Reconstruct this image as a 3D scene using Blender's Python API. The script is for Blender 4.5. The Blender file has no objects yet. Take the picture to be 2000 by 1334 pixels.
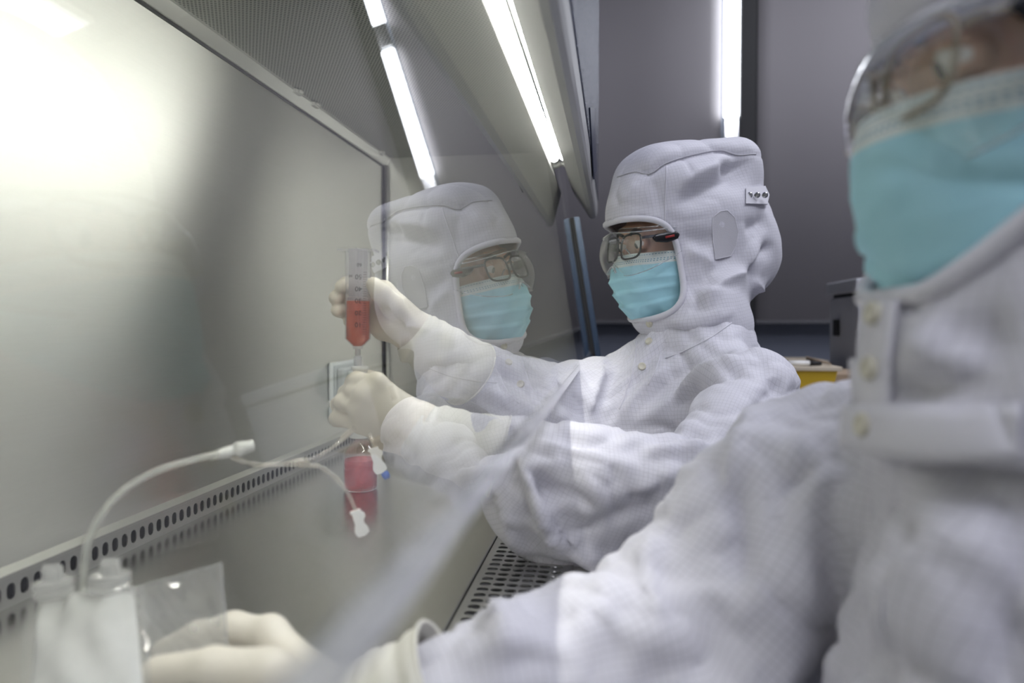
import bpy, bmesh, math, random
import numpy as np
from mathutils import Vector, Matrix
random.seed(7)
rng = np.random.default_rng(11)
SC = bpy.context.scene
COL = SC.collection
PI = math.pi

# ------------------------------------------------------------------ camera
FPX, CX, CY = 1333.0, 1000.0, 667.0
CAM = np.array([0.0, 0.0, 0.233])
PITCH = math.atan((CY - 630.0) / FPX)
YAW = math.atan(200.0 / FPX * math.cos(PITCH))
_f = np.array([-math.sin(YAW) * math.cos(PITCH), math.cos(YAW) * math.cos(PITCH), -math.sin(PITCH)])
_r = np.cross(_f, [0, 0, 1.0]); _r /= np.linalg.norm(_r)
_u = np.cross(_r, _f)
cd = bpy.data.cameras.new('camera')
cd.sensor_width = 36.0
cd.lens = 36.0 * FPX / 2000.0
cd.clip_start = 0.01
cd.dof.use_dof = True
cd.dof.focus_distance = 0.98
cd.dof.aperture_fstop = 3.0
cam = bpy.data.objects.new('camera', cd); COL.objects.link(cam)
cam.matrix_world = Matrix(((_r[0], _u[0], -_f[0], CAM[0]), (_r[1], _u[1], -_f[1], CAM[1]), (_r[2], _u[2], -_f[2], CAM[2]), (0, 0, 0, 1)))
SC.camera = cam

def ray(px, py):
    return (px - CX) / FPX * _r - (py - CY) / FPX * _u + _f
def atY(px, py, Y):
    d = ray(px, py); return CAM + d * (Y / d[1])
def atX(px, py, X):
    d = ray(px, py); return CAM + d * (X / d[0])
def atZ(px, py, Z):
    d = ray(px, py); return CAM + d * ((Z - CAM[2]) / d[2])

# ------------------------------------------------------------------ world, exposure
SC.view_settings.view_transform = 'Standard'
SC.view_settings.look = 'None'
SC.view_settings.gamma = 1.0
SC.view_settings.use_curve_mapping = False
SC.view_settings.exposure = -0.27
cy = SC.cycles
cy.max_bounces = 6; cy.diffuse_bounces = 3; cy.glossy_bounces = 4; cy.transmission_bounces = 4; cy.transparent_max_bounces = 12
cy.caustics_refractive = False; cy.use_light_tree = False; cy.use_adaptive_sampling = True; cy.adaptive_threshold = 0.04; cy.adaptive_min_samples = 16
W = bpy.data.worlds.new('world'); SC.world = W; W.use_nodes = True
W.node_tree.nodes['Background'].inputs[0].default_value = (0.55, 0.56, 0.62, 1)
W.node_tree.nodes['Background'].inputs[1].default_value = 0.03

def area_light(name, loc, size, size_y, power, color, rot=(0, 0, 0)):
    l = bpy.data.lights.new(name, 'AREA'); l.shape = 'RECTANGLE'
    l.size = size; l.size_y = size_y; l.energy = power; l.color = color
    o = bpy.data.objects.new(name, l); COL.objects.link(o)
    o.location = loc; o.rotation_euler = rot
    return o
ROOM_Z0, ROOM_Z1 = -0.82, 2.60
PANELS = [(1.15, 0.55), (1.15, 1.95), (2.3, 1.2), (2.3, 2.7), (1.15, -0.95), (0.35, -1.45)]
for (lx, ly) in PANELS:
    area_light('ceiling_panel_light', (lx, ly, ROOM_Z1 - 0.06), 0.55, 1.1, 16.5 if ly > 0 else 27.0, (0.88, 0.90, 1.0))

# ------------------------------------------------------------------ helpers
def link(o, parent=None):
    COL.objects.link(o)
    if parent is not None:
        o.parent = parent
    return o
def empty(name, loc=(0, 0, 0)):
    o = bpy.data.objects.new(name, None); o.location = loc; o.empty_display_size = 0.05
    COL.objects.link(o); return o
def tag(o, label=None, cat=None, group=None, kind=None):
    if label: o['label'] = label
    if cat: o['category'] = cat
    if group: o['group'] = group
    if kind: o['kind'] = kind
    return o
def mesh_obj(name, verts, faces, mat=None, parent=None, smooth=False, uvs=None):
    me = bpy.data.meshes.new(name)
    me.from_pydata([tuple(v) for v in verts], [], [tuple(int(i) for i in f) for f in faces])
    me.validate(); me.update()
    if smooth: me.polygons.foreach_set('use_smooth', [True] * len(me.polygons))
    if mat: me.materials.append(mat)
    o = bpy.data.objects.new(name, me)
    link(o, parent)
    if parent is not None:
        o.matrix_parent_inverse = Matrix.Translation(-Vector(parent.location)) if parent.type == 'EMPTY' and parent.parent is None else Matrix()
    return o
def bm_obj(name, bm, mat=None, parent=None, smooth=False, angle=None):
    me = bpy.data.meshes.new(name)
    bm.normal_update(); bm.to_mesh(me); bm.free()
    if smooth: me.polygons.foreach_set('use_smooth', [True] * len(me.polygons))
    if mat:
        for m in (mat if isinstance(mat, (list, tuple)) else [mat]): me.materials.append(m)
    o = bpy.data.objects.new(name, me)
    link(o, parent)
    if parent is not None and parent.type == 'EMPTY' and parent.parent is None:
        o.matrix_parent_inverse = Matrix.Translation(-Vector(parent.location))
    return o
def b_box(bm, a, b, bevel=0.0, M=None):
    a = Vector(a); b = Vector(b)
    r = bmesh.ops.create_cube(bm, size=1.0)
    vs = r['verts']
    c = (a + b) / 2; s = b - a
    for v in vs:
        v.co = Vector((v.co.x * s.x + c.x, v.co.y * s.y + c.y, v.co.z * s.z + c.z))
    if bevel > 0:
        es = list({e for v in vs for e in v.link_edges})
        r2 = bmesh.ops.bevel(bm, geom=es, offset=bevel, segments=2, affect='EDGES', profile=0.5)
        vs = list({v for f in r2['faces'] for v in f.verts} | {v for v in vs if v.is_valid})
    if M is not None:
        for v in vs: v.co = M @ v.co
    return vs
def box(name, a, b, mat, parent=None, bevel=0.0, M=None):
    bm = bmesh.new(); b_box(bm, a, b, bevel, M)
    return bm_obj(name, bm, mat, parent)
def frame_from(d, up=(0, 0, 1)):
    d = np.asarray(d, float); d = d / np.linalg.norm(d)
    up = np.asarray(up, float)
    if abs(d @ up) > 0.95: up = np.array([1.0, 0, 0])
    a = np.cross(up, d); a /= np.linalg.norm(a)
    b = np.cross(d, a)
    return a, b, d
def catmull(P, n):
    P = np.asarray(P, float)
    Q = np.vstack([2 * P[0] - P[1], P, 2 * P[-1] - P[-2]])
    out = []
    for i in range(1, len(Q) - 2):
        for t in np.linspace(0, 1, n, endpoint=False):
            p0, p1, p2, p3 = Q[i - 1], Q[i], Q[i + 1], Q[i + 2]
            out.append(0.5 * (2 * p1 + (p2 - p0) * t + (2 * p0 - 5 * p1 + 4 * p2 - p3) * t * t + (3 * p1 - p0 - 3 * p2 + p3) * t ** 3))
    out.append(Q[-2]); return np.array(out)
def tube_geo(path, rad, seg=10, closed=False, cap=True, flat=1.0, up=None):
    """verts, faces of a tube swept along path (parallel transport); rad scalar or per-point"""
    P = np.asarray(path, float); n = len(P)
    rad = np.broadcast_to(np.asarray(rad, float), (n,))
    T = np.zeros_like(P)
    if closed:
        T = np.roll(P, -1, 0) - np.roll(P, 1, 0)
    else:
        T[1:-1] = P[2:] - P[:-2]; T[0] = P[1] - P[0]; T[-1] = P[-1] - P[-2]
    T /= np.linalg.norm(T, axis=1)[:, None] + 1e-12
    a, b, _ = frame_from(T[0], up if up is not None else (0, 0, 1))
    V = []
    for i in range(n):
        if i:
            a = a - T[i] * (a @ T[i]); a /= np.linalg.norm(a) + 1e-12
        if up is not None:
            a = np.cross(np.asarray(up, float), T[i]); a /= np.linalg.norm(a) + 1e-12
        b = np.cross(T[i], a)
        for k in range(seg):
            th = 2 * PI * k / seg
            V.append(P[i] + rad[i] * (math.cos(th) * a + flat * math.sin(th) * b))
    Fc = []
    m = n if closed else n - 1
    for i in range(m):
        j = (i + 1) % n
        for k in range(seg):
            l = (k + 1) % seg
            Fc.append((i * seg + k, i * seg + l, j * seg + l, j * seg + k))
    if cap and not closed:
        Fc.append(tuple(range(seg - 1, -1, -1)))
        Fc.append(tuple((n - 1) * seg + k for k in range(seg)))
    return np.array(V), Fc
def tube(name, path, rad, mat, parent=None, seg=10, closed=False, flat=1.0, up=None):
    V, Fc = tube_geo(path, rad, seg, closed, True, flat, up)
    return mesh_obj(name, V, Fc, mat, parent, True)
def lathe_geo(profile, seg=32, M=None):
    """profile: list of (r, z); closed surface of revolution about z"""
    V = []; Fc = []
    n = len(profile)
    for (r, z) in profile:
        for k in range(seg):
            th = 2 * PI * k / seg
            V.append((r * math.cos(th), r * math.sin(th), z))
    for i in range(n - 1):
        for k in range(seg):
            l = (k + 1) % seg
            Fc.append((i * seg + k, i * seg + l, (i + 1) * seg + l, (i + 1) * seg + k))
    if profile[0][0] > 1e-6: Fc.append(tuple(range(seg - 1, -1, -1)))
    if profile[-1][0] > 1e-6: Fc.append(tuple((n - 1) * seg + k for k in range(seg)))
    V = np.array(V)
    if M is not None:
        M = np.array(M); V = V @ M[:3, :3].T + M[:3, 3]
    return V, Fc
def lathe(name, profile, mat, parent=None, seg=32, M=None, sharp=35):
    V, Fc = lathe_geo(profile, seg, M)
    o = mesh_obj(name, V, Fc, mat, parent, True)
    edge_split(o, sharp)
    return o
def edge_split(o, deg):
    me = o.data
    bm = bmesh.new(); bm.from_mesh(me)
    bmesh.ops.remove_doubles(bm, verts=bm.verts, dist=1e-6)
    es = [e for e in bm.edges if len(e.link_faces) == 2 and e.calc_face_angle(0) > math.radians(deg)]
    bmesh.ops.split_edges(bm, edges=es)
    bm.to_mesh(me); bm.free()

# ------------------------------------------------------------------ materials
def new_mat(name):
    m = bpy.data.materials.new(name); m.use_nodes = True
    nt = m.node_tree
    return m, nt, nt.nodes['Principled BSDF']
def N(nt, typ, **kw):
    n = nt.nodes.new(typ)
    for k, v in kw.items(): setattr(n, k, v)
    return n
def L(nt, a, b): nt.links.new(a, b)
def simple(name, col, rough=0.5, metal=0.0, bump=0.0, bscale=200.0, **kw):
    m, nt, p = new_mat(name)
    p.inputs['Base Color'].default_value = (*col, 1)
    p.inputs['Roughness'].default_value = rough
    p.inputs['Metallic'].default_value = metal
    for k, v in kw.items(): p.inputs[k].default_value = v
    tc = N(nt, 'ShaderNodeTexCoord')
    no = N(nt, 'ShaderNodeTexNoise'); no.inputs['Scale'].default_value = bscale; no.inputs['Detail'].default_value = 3
    L(nt, tc.outputs['Object'], no.inputs['Vector'])
    if bump > 0:
        b = N(nt, 'ShaderNodeBump'); b.inputs['Strength'].default_value = bump; b.inputs['Distance'].default_value = 0.001
        L(nt, no.outputs['Fac'], b.inputs['Height']); L(nt, b.outputs['Normal'], p.inputs['Normal'])
    else:
        mr = N(nt, 'ShaderNodeMapRange'); mr.inputs['To Min'].default_value = max(0, rough - 0.04); mr.inputs['To Max'].default_value = min(1, rough + 0.04)
        L(nt, no.outputs['Fac'], mr.inputs['Value']); L(nt, mr.outputs['Result'], p.inputs['Roughness'])
    return m
def emis(name, col, strength):
    m = bpy.data.materials.new(name); m.use_nodes = True; nt = m.node_tree
    nt.nodes.remove(nt.nodes['Principled BSDF'])
    e = N(nt, 'ShaderNodeEmission'); e.inputs[0].default_value = (*col, 1); e.inputs[1].default_value = strength
    L(nt, e.outputs[0], nt.nodes['Material Output'].inputs[0])
    return m
def steel(name, base=0.62, rough=0.3, stretch=(1, 1, 1), aniso=0.0, tint=(1, 1, 1), var=0.05):
    m, nt, p = new_mat(name)
    p.inputs['Metallic'].default_value = 1.0
    tc = N(nt, 'ShaderNodeTexCoord'); mp = N(nt, 'ShaderNodeMapping'); mp.inputs['Scale'].default_value = stretch
    L(nt, tc.outputs['Object'], mp.inputs['Vector'])
    no = N(nt, 'ShaderNodeTexNoise'); no.inputs['Scale'].default_value = 160; no.inputs['Detail'].default_value = 4; no.inputs['Roughness'].default_value = 0.6
    L(nt, mp.outputs[0], no.inputs['Vector'])
    cr = N(nt, 'ShaderNodeMapRange'); cr.inputs['To Min'].default_value = rough - 0.05; cr.inputs['To Max'].default_value = rough + 0.05
    L(nt, no.outputs['Fac'], cr.inputs['Value']); L(nt, cr.outputs[0], p.inputs['Roughness'])
    mx = N(nt, 'ShaderNodeMix', data_type='RGBA')
    mx.inputs['A'].default_value = (*(base * (1 - var) * t for t in tint), 1); mx.inputs['B'].default_value = (*(base * (1 + var) * t for t in tint), 1)
    L(nt, no.outputs['Fac'], mx.inputs['Factor']); L(nt, mx.outputs['Result'], p.inputs['Base Color'])
    b = N(nt, 'ShaderNodeBump'); b.inputs['Strength'].default_value = 0.02; b.inputs['Distance'].default_value = 0.0003
    L(nt, no.outputs['Fac'], b.inputs['Height']); L(nt, b.outputs['Normal'], p.inputs['Normal'])
    p.inputs['Anisotropic'].default_value = aniso
    if aniso:
        cv = N(nt, 'ShaderNodeCombineXYZ'); cv.inputs[2].default_value = 1.0
        L(nt, cv.outputs[0], p.inputs['Tangent'])
    return m
def clear_mat(name, tint=(1, 1, 1), refl=1.0, rough=0.03, haze=0.0, hazecol=(0.9, 0.9, 0.9), ior=1.5, two=True):
    """thin clear sheet: transmits straight through, mirrors by the Fresnel law of its angle; optional milky haze"""
    m = bpy.data.materials.new(name); m.use_nodes = True; nt = m.node_tree
    nt.nodes.remove(nt.nodes['Principled BSDF'])
    g = N(nt, 'ShaderNodeNewGeometry')
    dt = N(nt, 'ShaderNodeVectorMath', operation='DOT_PRODUCT'); L(nt, g.outputs['Normal'], dt.inputs[0]); L(nt, g.outputs['Incoming'], dt.inputs[1])
    ab = N(nt, 'ShaderNodeMath', operation='ABSOLUTE'); L(nt, dt.outputs['Value'], ab.inputs[0])
    om = N(nt, 'ShaderNodeMath', operation='SUBTRACT'); om.inputs[0].default_value = 1.0; L(nt, ab.outputs[0], om.inputs[1])
    pw = N(nt, 'ShaderNodeMath', operation='POWER'); pw.inputs[1].default_value = 5.0; L(nt, om.outputs[0], pw.inputs[0])
    r0 = ((ior - 1) / (ior + 1)) ** 2
    sc = N(nt, 'ShaderNodeMath', operation='MULTIPLY_ADD'); sc.inputs[1].default_value = 1 - r0; sc.inputs[2].default_value = r0; L(nt, pw.outputs[0], sc.inputs[0])
    last = sc.outputs[0]
    if two:   # both faces of the pane: 2R/(1+R)
        a = N(nt, 'ShaderNodeMath', operation='MULTIPLY'); a.inputs[1].default_value = 2.0; L(nt, last, a.inputs[0])
        c = N(nt, 'ShaderNodeMath', operation='ADD'); c.inputs[1].default_value = 1.0; L(nt, last, c.inputs[0])
        d = N(nt, 'ShaderNodeMath', operation='DIVIDE'); L(nt, a.outputs[0], d.inputs[0]); L(nt, c.outputs[0], d.inputs[1]); last = d.outputs[0]
    fm = N(nt, 'ShaderNodeMath', operation='MULTIPLY'); fm.inputs[1].default_value = refl; fm.use_clamp = True; L(nt, last, fm.inputs[0])
    tr = N(nt, 'ShaderNodeBsdfTransparent'); tr.inputs[0].default_value = (*tint, 1)
    base = tr.outputs[0]
    if haze > 0:
        df = N(nt, 'ShaderNodeBsdfDiffuse'); df.inputs[0].default_value = (*hazecol, 1)
        tl = N(nt, 'ShaderNodeBsdfTranslucent'); tl.inputs[0].default_value = (*hazecol, 1)
        m2 = N(nt, 'ShaderNodeMixShader'); m2.inputs[0].default_value = 0.5; L(nt, df.outputs[0], m2.inputs[1]); L(nt, tl.outputs[0], m2.inputs[2])
        m1 = N(nt, 'ShaderNodeMixShader'); m1.inputs[0].default_value = haze
        tc = N(nt, 'ShaderNodeTexCoord'); no = N(nt, 'ShaderNodeTexNoise'); no.inputs['Scale'].default_value = 30
        L(nt, tc.outputs['Object'], no.inputs['Vector'])
        mr = N(nt, 'ShaderNodeMapRange'); mr.inputs['To Min'].default_value = haze * 0.8; mr.inputs['To Max'].default_value = min(1, haze * 1.2)
        L(nt, no.outputs['Fac'], mr.inputs['Value']); L(nt, mr.outputs[0], m1.inputs[0])
        L(nt, base, m1.inputs[1]); L(nt, m2.outputs[0], m1.inputs[2]); base = m1.outputs[0]
    gl = N(nt, 'ShaderNodeBsdfGlossy'); gl.inputs['Roughness'].default_value = rough; gl.inputs[0].default_value = (1, 1, 1, 1)
    mx = N(nt, 'ShaderNodeMixShader'); L(nt, fm.outputs[0], mx.inputs[0]); L(nt, base, mx.inputs[1]); L(nt, gl.outputs[0], mx.inputs[2])
    L(nt, mx.outputs[0], nt.nodes['Material Output'].inputs[0])
    return m

M_back = steel('steel_brushed_wall', 0.74, 0.37, (1, 0.15, 6), 0.92, (1.0, 0.995, 0.96))
M_side = steel('steel_brushed_side', 0.82, 0.36, (0.15, 1, 6), 0.9, (1, 0.99, 0.97))
M_tray = steel('steel_tray', 0.60, 0.23, (1, 0.2, 1), 0.0, (1.0, 0.99, 0.96))
M_trim = simple('steel_trim', (0.78, 0.78, 0.75), 0.30, 1.0)
M_grille = steel('steel_grille', 0.55, 0.35, (0.3, 1, 1), 0.0, (1, 1, 0.99))
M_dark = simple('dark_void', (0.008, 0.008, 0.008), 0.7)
M_black = simple('black_rubber', (0.006, 0.006, 0.008), 0.55)
M_white_paint = simple('grey_powder_coat', (0.40, 0.40, 0.40), 0.35, 0.0, 0.15, 500)
M_hammer = simple('hammered_coat', (0.20, 0.22, 0.30), 0.14, 0.85, 1.0, 110)
M_hammer.node_tree.nodes['Bump'].inputs['Distance'].default_value = 0.004
M_post = simple('dark_post_steel', (0.02, 0.02, 0.021), 0.5, 0.2)
M_blue = simple('blue_anodised_track', (0.035, 0.06, 0.11), 0.35, 0.3)
M_navy = simple('navy_badge', (0.012, 0.02, 0.06), 0.3)
M_glass = clear_mat('sash_glass', (0.97, 0.98, 0.97), 1.0, 0.0)
M_edge = clear_mat('seamed_glass_edge', (0.95, 0.96, 0.96), 1.0, 0.1, 0.58, (0.86, 0.86, 0.88))
M_tube = emis('lamp_tube_light', (1.0, 1.0, 0.92), 70.0)
M_strip = emis('wall_strip_light', (0.9, 0.94, 1.0), 9.0)
M_panel = emis('ceiling_panel_diffuser', (0.9, 0.92, 1.0), 2.0)
M_panel.cycles.emission_sampling = 'NONE'
M_blind = simple('grey_blind_fabric', (0.33, 0.313, 0.328), 0.8, 0.0, 0.25, 900)
M_bar = simple('dark_blind_bar', (0.10, 0.10, 0.11), 0.6)
M_lowwall = simple('slate_panel', (0.20, 0.22, 0.28), 0.55, 0.0, 0.05, 60)
M_floor = simple('grey_vinyl_floor', (0.13, 0.135, 0.15), 0.35, 0.0, 0.03, 40)
M_wall = simple('pale_wall_paint', (0.27, 0.27, 0.29), 0.6, 0.0, 0.05, 80)
M_white_plastic = simple('white_plastic', (0.82, 0.82, 0.80), 0.35)
M_chrome = simple('chrome', (0.8, 0.8, 0.8), 0.12, 1.0)

# ------------------------------------------------------------------ room shell
def structure(o): return tag(o, kind='structure')
XR0, XR1, YR0, YR1 = -1.6, 3.0, -2.2, 3.62
structure(box('floor', (XR0, YR0, ROOM_Z0 - 0.05), (XR1, YR1, ROOM_Z0), M_floor))
structure(box('ceiling', (XR0, YR0, ROOM_Z1), (XR1, YR1, ROOM_Z1 + 0.05), M_wall))
structure(box('wall_left', (XR0 - 0.05, YR0, ROOM_Z0), (XR0, YR1, ROOM_Z1), M_wall))
structure(box('wall_right', (XR1, YR0, ROOM_Z0), (XR1 + 0.05, YR1, ROOM_Z1), M_wall))
structure(box('wall_front', (XR0, YR0 - 0.05, ROOM_Z0), (XR1, YR0, ROOM_Z1), M_wall))
structure(box('wall_back', (XR0, YR1, ROOM_Z0), (XR1, YR1 + 0.05, ROOM_Z1), M_lowwall))
SILL = 0.245
YB = 3.50
bx = [atY(p, 300, YB)[0] for p in (1412, 1443, 1474, 1478)]
def blind(x0, x1, label):
    r = empty('roller_blind', ((x0 + x1) / 2, YB, SILL))
    bm = bmesh.new()
    n = 24
    for i in range(n + 1):
        x = x0 + (x1 - x0) * i / n
        y = YB + 0.004 * math.sin(i * 0.9) 
        bm.verts.new((x, y, SILL)); bm.verts.new((x, y, ROOM_Z1 - 0.06))
    bm.verts.ensure_lookup_table()
    for i in range(n):
        bm.faces.new((bm.verts[2 * i], bm.verts[2 * i + 2], bm.verts[2 * i + 3], bm.verts[2 * i + 1]))
    o = bm_obj('blind_fabric', bm, M_blind, r, True)
    md = o.modifiers.new('s', 'SOLIDIFY'); md.thickness = 0.002
    box('bottom_bar', (x0, YB - 0.008, SILL - 0.018), (x1, YB + 0.008, SILL), M_bar, r, 0.003)
    tube('roller', [(x0, YB, ROOM_Z1 - 0.04), (x1, YB, ROOM_Z1 - 0.04)], 0.025, M_blind, r)
    tag(r, label, 'blind')
    return r
blind(-0.9, bx[0] - 0.01, 'wide grey roller blind left of the vertical light strip, behind the cabinet')
blind(bx[2] + 0.01, 2.4, 'grey roller blind right of the dark column, behind both workers')
structure(box('trim_1', (bx[1], YB - 0.03, ROOM_Z0), (bx[2], YR1, ROOM_Z1), M_black))
# vertical strip lights standing in the gap between the blinds
zA = atY(1428, 231, YB)[2]; zB = zA + 0.70
for i, (z0, z1) in enumerate(((zA, zB), (zB + 0.14, ROOM_Z1 - 0.05))):
    r = empty('strip_light', ((bx[0] + bx[1]) / 2, YB - 0.01, z0))
    box('diffuser', (bx[0], YB - 0.03, z0), (bx[1] - 0.004, YB, z1), M_strip, r, 0.008)
    box('end_cap', (bx[0], YB - 0.03, z0 - 0.13), (bx[1] - 0.004, YB, z0 - 0.001), M_chrome, r, 0.006)
    tag(r, ['tall white vertical strip light beside the dark column above the hood', 'upper white strip light stacked over the tall one, by the ceiling'][i], 'light')
for i, (lx, ly) in enumerate(PANELS):
    r = empty('ceiling_panel', (lx, ly, ROOM_Z1 - 0.05))
    box('diffuser', (lx - 0.29, ly - 0.58, ROOM_Z1 - 0.045), (lx + 0.29, ly + 0.58, ROOM_Z1 - 0.035), M_panel, r)
    box('frame', (lx - 0.31, ly - 0.60, ROOM_Z1 - 0.035), (lx + 0.31, ly + 0.60, ROOM_Z1 - 0.001), M_white_plastic, r)
    tag(r, 'square-edged white ceiling light panel above the workers', 'ceiling light', 'ceiling light panels')

# ------------------------------------------------------------------ safety cabinet
XB = -0.585           # back wall plane
YF = 1.70             # far side wall
YN = -0.30            # near side wall
ZT = 0.655            # diffuser
ZW = -0.04            # work tray
TILT = math.radians(8.9)
GX, GZ = -0.0545, 0.162                       # sash lower edge
def glass_x(z): return GX - (z - GZ) * math.tan(TILT)
cab = empty('safety_cabinet', (-0.3, 0.7, ROOM_Z0))
tag(cab, 'stainless steel biosafety cabinet with perforated ceiling and slanted glass front', 'cabinet')
box('back_panel', (XB - 0.012, YN, ZW - 0.02), (XB, YF, ZT + 0.02), M_back, cab)
box('side_panel', (XB, YN - 0.012, ZW - 0.02), (-0.055, YN, ZT + 0.02), M_side, cab)
# perforated diffuser: hole rows in the material, sheet as geometry
m, nt, p = new_mat('perforated_diffuser')
tc = N(nt, 'ShaderNodeTexCoord'); sx = N(nt, 'ShaderNodeSeparateXYZ'); L(nt, tc.outputs['Object'], sx.inputs[0])
PIT = 0.0056
def frac_cell(out, off=0.0, scale=1 / PIT):
    a = N(nt, 'ShaderNodeMath', operation='MULTIPLY_ADD'); a.inputs[1].default_value = scale; a.inputs[2].default_value = off; L(nt, out, a.inputs[0])
    return a.outputs[0]
u = frac_cell(sx.outputs['X']); v = frac_cell(sx.outputs['Y'], 0, 1 / (PIT * 0.866))
fl = N(nt, 'ShaderNodeMath', operation='FLOOR'); L(nt, v, fl.inputs[0])
md2 = N(nt, 'ShaderNodeMath', operation='FLOORED_MODULO'); md2.inputs[1].default_value = 2.0; L(nt, fl.outputs[0], md2.inputs[0])
hf = N(nt, 'ShaderNodeMath', operation='MULTIPLY_ADD'); hf.inputs[1].default_value = 0.5; L(nt, md2.outputs[0], hf.inputs[0]); L(nt, u, hf.inputs[2])
fu = N(nt, 'ShaderNodeMath', operation='FRACT'); L(nt, hf.outputs[0], fu.inputs[0])
fv = N(nt, 'ShaderNodeMath', operation='FRACT'); L(nt, v, fv.inputs[0])
def sq(o):
    a = N(nt, 'ShaderNodeMath', operation='SUBTRACT'); a.inputs[1].default_value = 0.5; L(nt, o, a.inputs[0])
    b = N(nt, 'ShaderNodeMath', operation='MULTIPLY'); L(nt, a.outputs[0], b.inputs[0]); L(nt, a.outputs[0], b.inputs[1]); return b.outputs[0]
ad = N(nt, 'ShaderNodeMath', operation='ADD'); L(nt, sq(fu.outputs[0]), ad.inputs[0]); L(nt, sq(fv.outputs[0]), ad.inputs[1])
lt = N(nt, 'ShaderNodeMath', operation='LESS_THAN'); lt.inputs[1].default_value = 0.30 ** 2; L(nt, ad.outputs[0], lt.inputs[0])
mx = N(nt, 'ShaderNodeMix', data_type='RGBA'); mx.inputs['A'].default_value = (0.42, 0.42, 0.40, 1); mx.inputs['B'].default_value = (0.02, 0.03, 0.03, 1)
L(nt, lt.outputs[0], mx.inputs['Factor']); L(nt, mx.outputs['Result'], p.inputs['Base Color'])
me2 = N(nt, 'ShaderNodeMath', operation='SUBTRACT'); me2.inputs[0].default_value = 0.9; L(nt, lt.outputs[0], me2.inputs[1]); me2.use_clamp = True
L(nt, me2.outputs[0], p.inputs['Metallic']); p.inputs['Roughness'].default_value = 0.38
M_perf = m
box('ceiling_diffuser', (XB, YN, ZT), (glass_x(ZT) - 0.004, YF, ZT + 0.004), M_perf, cab)
# bright angle along the top of the back wall, with clips
bm = bmesh.new()
prof = [(XB, ZT), (XB + 0.013, ZT), (XB + 0.013, ZT - 0.004), (XB + 0.003, ZT - 0.020), (XB, ZT - 0.022)]
v0 = [bm.verts.new((x, YN, z)) for x, z in prof]; v1 = [bm.verts.new((x, YF, z)) for x, z in prof]
for i in range(len(prof)):
    j = (i + 1) % len(prof); bm.faces.new((v0[i], v0[j], v1[j], v1[i]))
bm.faces.new(v0[::-1]); bm.faces.new(v1)
bm_obj('top_trim', bm, M_trim, cab)
box('top_gasket', (XB, YN, ZT - 0.0265), (XB + 0.002, YF, ZT - 0.022), M_black, cab)
for (px, py) in ((578, 168), (613, 190), (742, 290)):
    q = atX(px, py, XB + 0.012)
    bm = bmesh.new(); b_box(bm, (XB + 0.010, q[1] - 0.012, ZT - 0.008), (XB + 0.019, q[1] + 0.012, ZT - 0.001), 0.001)
    b_box(bm, (XB + 0.019, q[1] - 0.006, ZT - 0.006), (XB + 0.024, q[1] + 0.006, ZT - 0.001), 0.001)
    bm_obj('clip', bm, M_trim, cab)
box('corner_gasket', (XB, YF - 0.020, ZW), (XB + 0.003, YF - 0.012, ZT - 0.027), M_black, cab)
tube('corner_trim', [(XB + 0.005, YF - 0.006, ZW), (XB + 0.005, YF - 0.006, ZT - 0.02)], 0.006, M_trim, cab, 8)
# rear intake strip with stadium slots: a real perforated sheet on a dark duct
def slot_sheet(name, rows, cols, cell_u, cell_v, hl, hw, O, U, V, thick, mat, parent, skip=(), merge=None, seg=4, margins=(0, 0, 0, 0)):
    """sheet of rows x cols cells (U along the slot), every cell with a stadium hole of half length hl and half width hw"""
    O = np.array(O, float); U = np.array(U, float); V = np.array(V, float); Nn = np.cross(U, V)
    bm = bmesh.new()
    cache = {}
    def vert(u, v):
        k = (round(u * 1e6), round(v * 1e6))
        if k not in cache:
            cache[k] = bm.verts.new(O + U * u + V * v)
        return cache[k]
    def hole(cu, cv):
        pts = []
        for s, a0 in ((1, -PI / 2), (-1, PI / 2)):
            for k in range(seg + 1):
                a = a0 + PI * k / seg
                pts.append((cu + s * (hl - hw) + hw * math.cos(a), cv + hw * math.sin(a)))
        return pts
    for r in range(rows):
        for c in range(cols):
            u0, u1, v0, v1 = c * cell_u, (c + 1) * cell_u, r * cell_v, (r + 1) * cell_v
            co = [vert(u0, v0), vert(u1, v0), vert(u1, v1), vert(u0, v1)]
            if (r, c) in skip:
                bm.faces.new(co); continue
            h = [bm.verts.new(O + U * a + V * b) for a, b in hole((u0 + u1) / 2, (v0 + v1) / 2)]
            n = seg + 1
            R, Lh = h[:n], h[n:]        # right half: bottom->top ; left half: top->bottom
            bm.faces.new([co[1], co[2]] + R[::-1])
            bm.faces.new([co[3], co[0]] + Lh[::-1])
            bm.faces.new([co[0], co[1], R[0], Lh[-1]])
            bm.faces.new([co[2], co[3], Lh[0], R[-1]])
    # solid margins
    Wd, Ht = cols * cell_u, rows * cell_v
    l, rr, b, t = margins
    def quad(u0, u1, v0, v1): bm.faces.new([bm.verts.new(O + U * a + V * c) for a, c in ((u0, v0), (u1, v0), (u1, v1), (u0, v1))])
    if l: quad(-l, 0, -b, Ht + t)
    if rr: quad(Wd, Wd + rr, -b, Ht + t)
    if b: quad(0, Wd, -b, 0)
    if t: quad(0, Wd, Ht, Ht + t)
    bmesh.ops.recalc_face_normals(bm, faces=bm.faces)
    o = bm_obj(name, bm, mat, parent)
    md = o.modifiers.new('thick', 'SOLIDIFY'); md.thickness = thick; md.offset = 0
    return o
ZR = -0.009
PR = 0.0154
ns = int((YF - YN) / PR)
sheet = slot_sheet('rear_grille', ns, 1, 0.0225, PR, 0.0080, 0.0047, (XB + 0.012, YN, ZW + 0.004), (0, 0, 1), (0, 1, 0), 0.0015, M_grille, cab, margins=(0.004, 0.005, 0, 0))
bm = bmesh.new()
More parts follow.
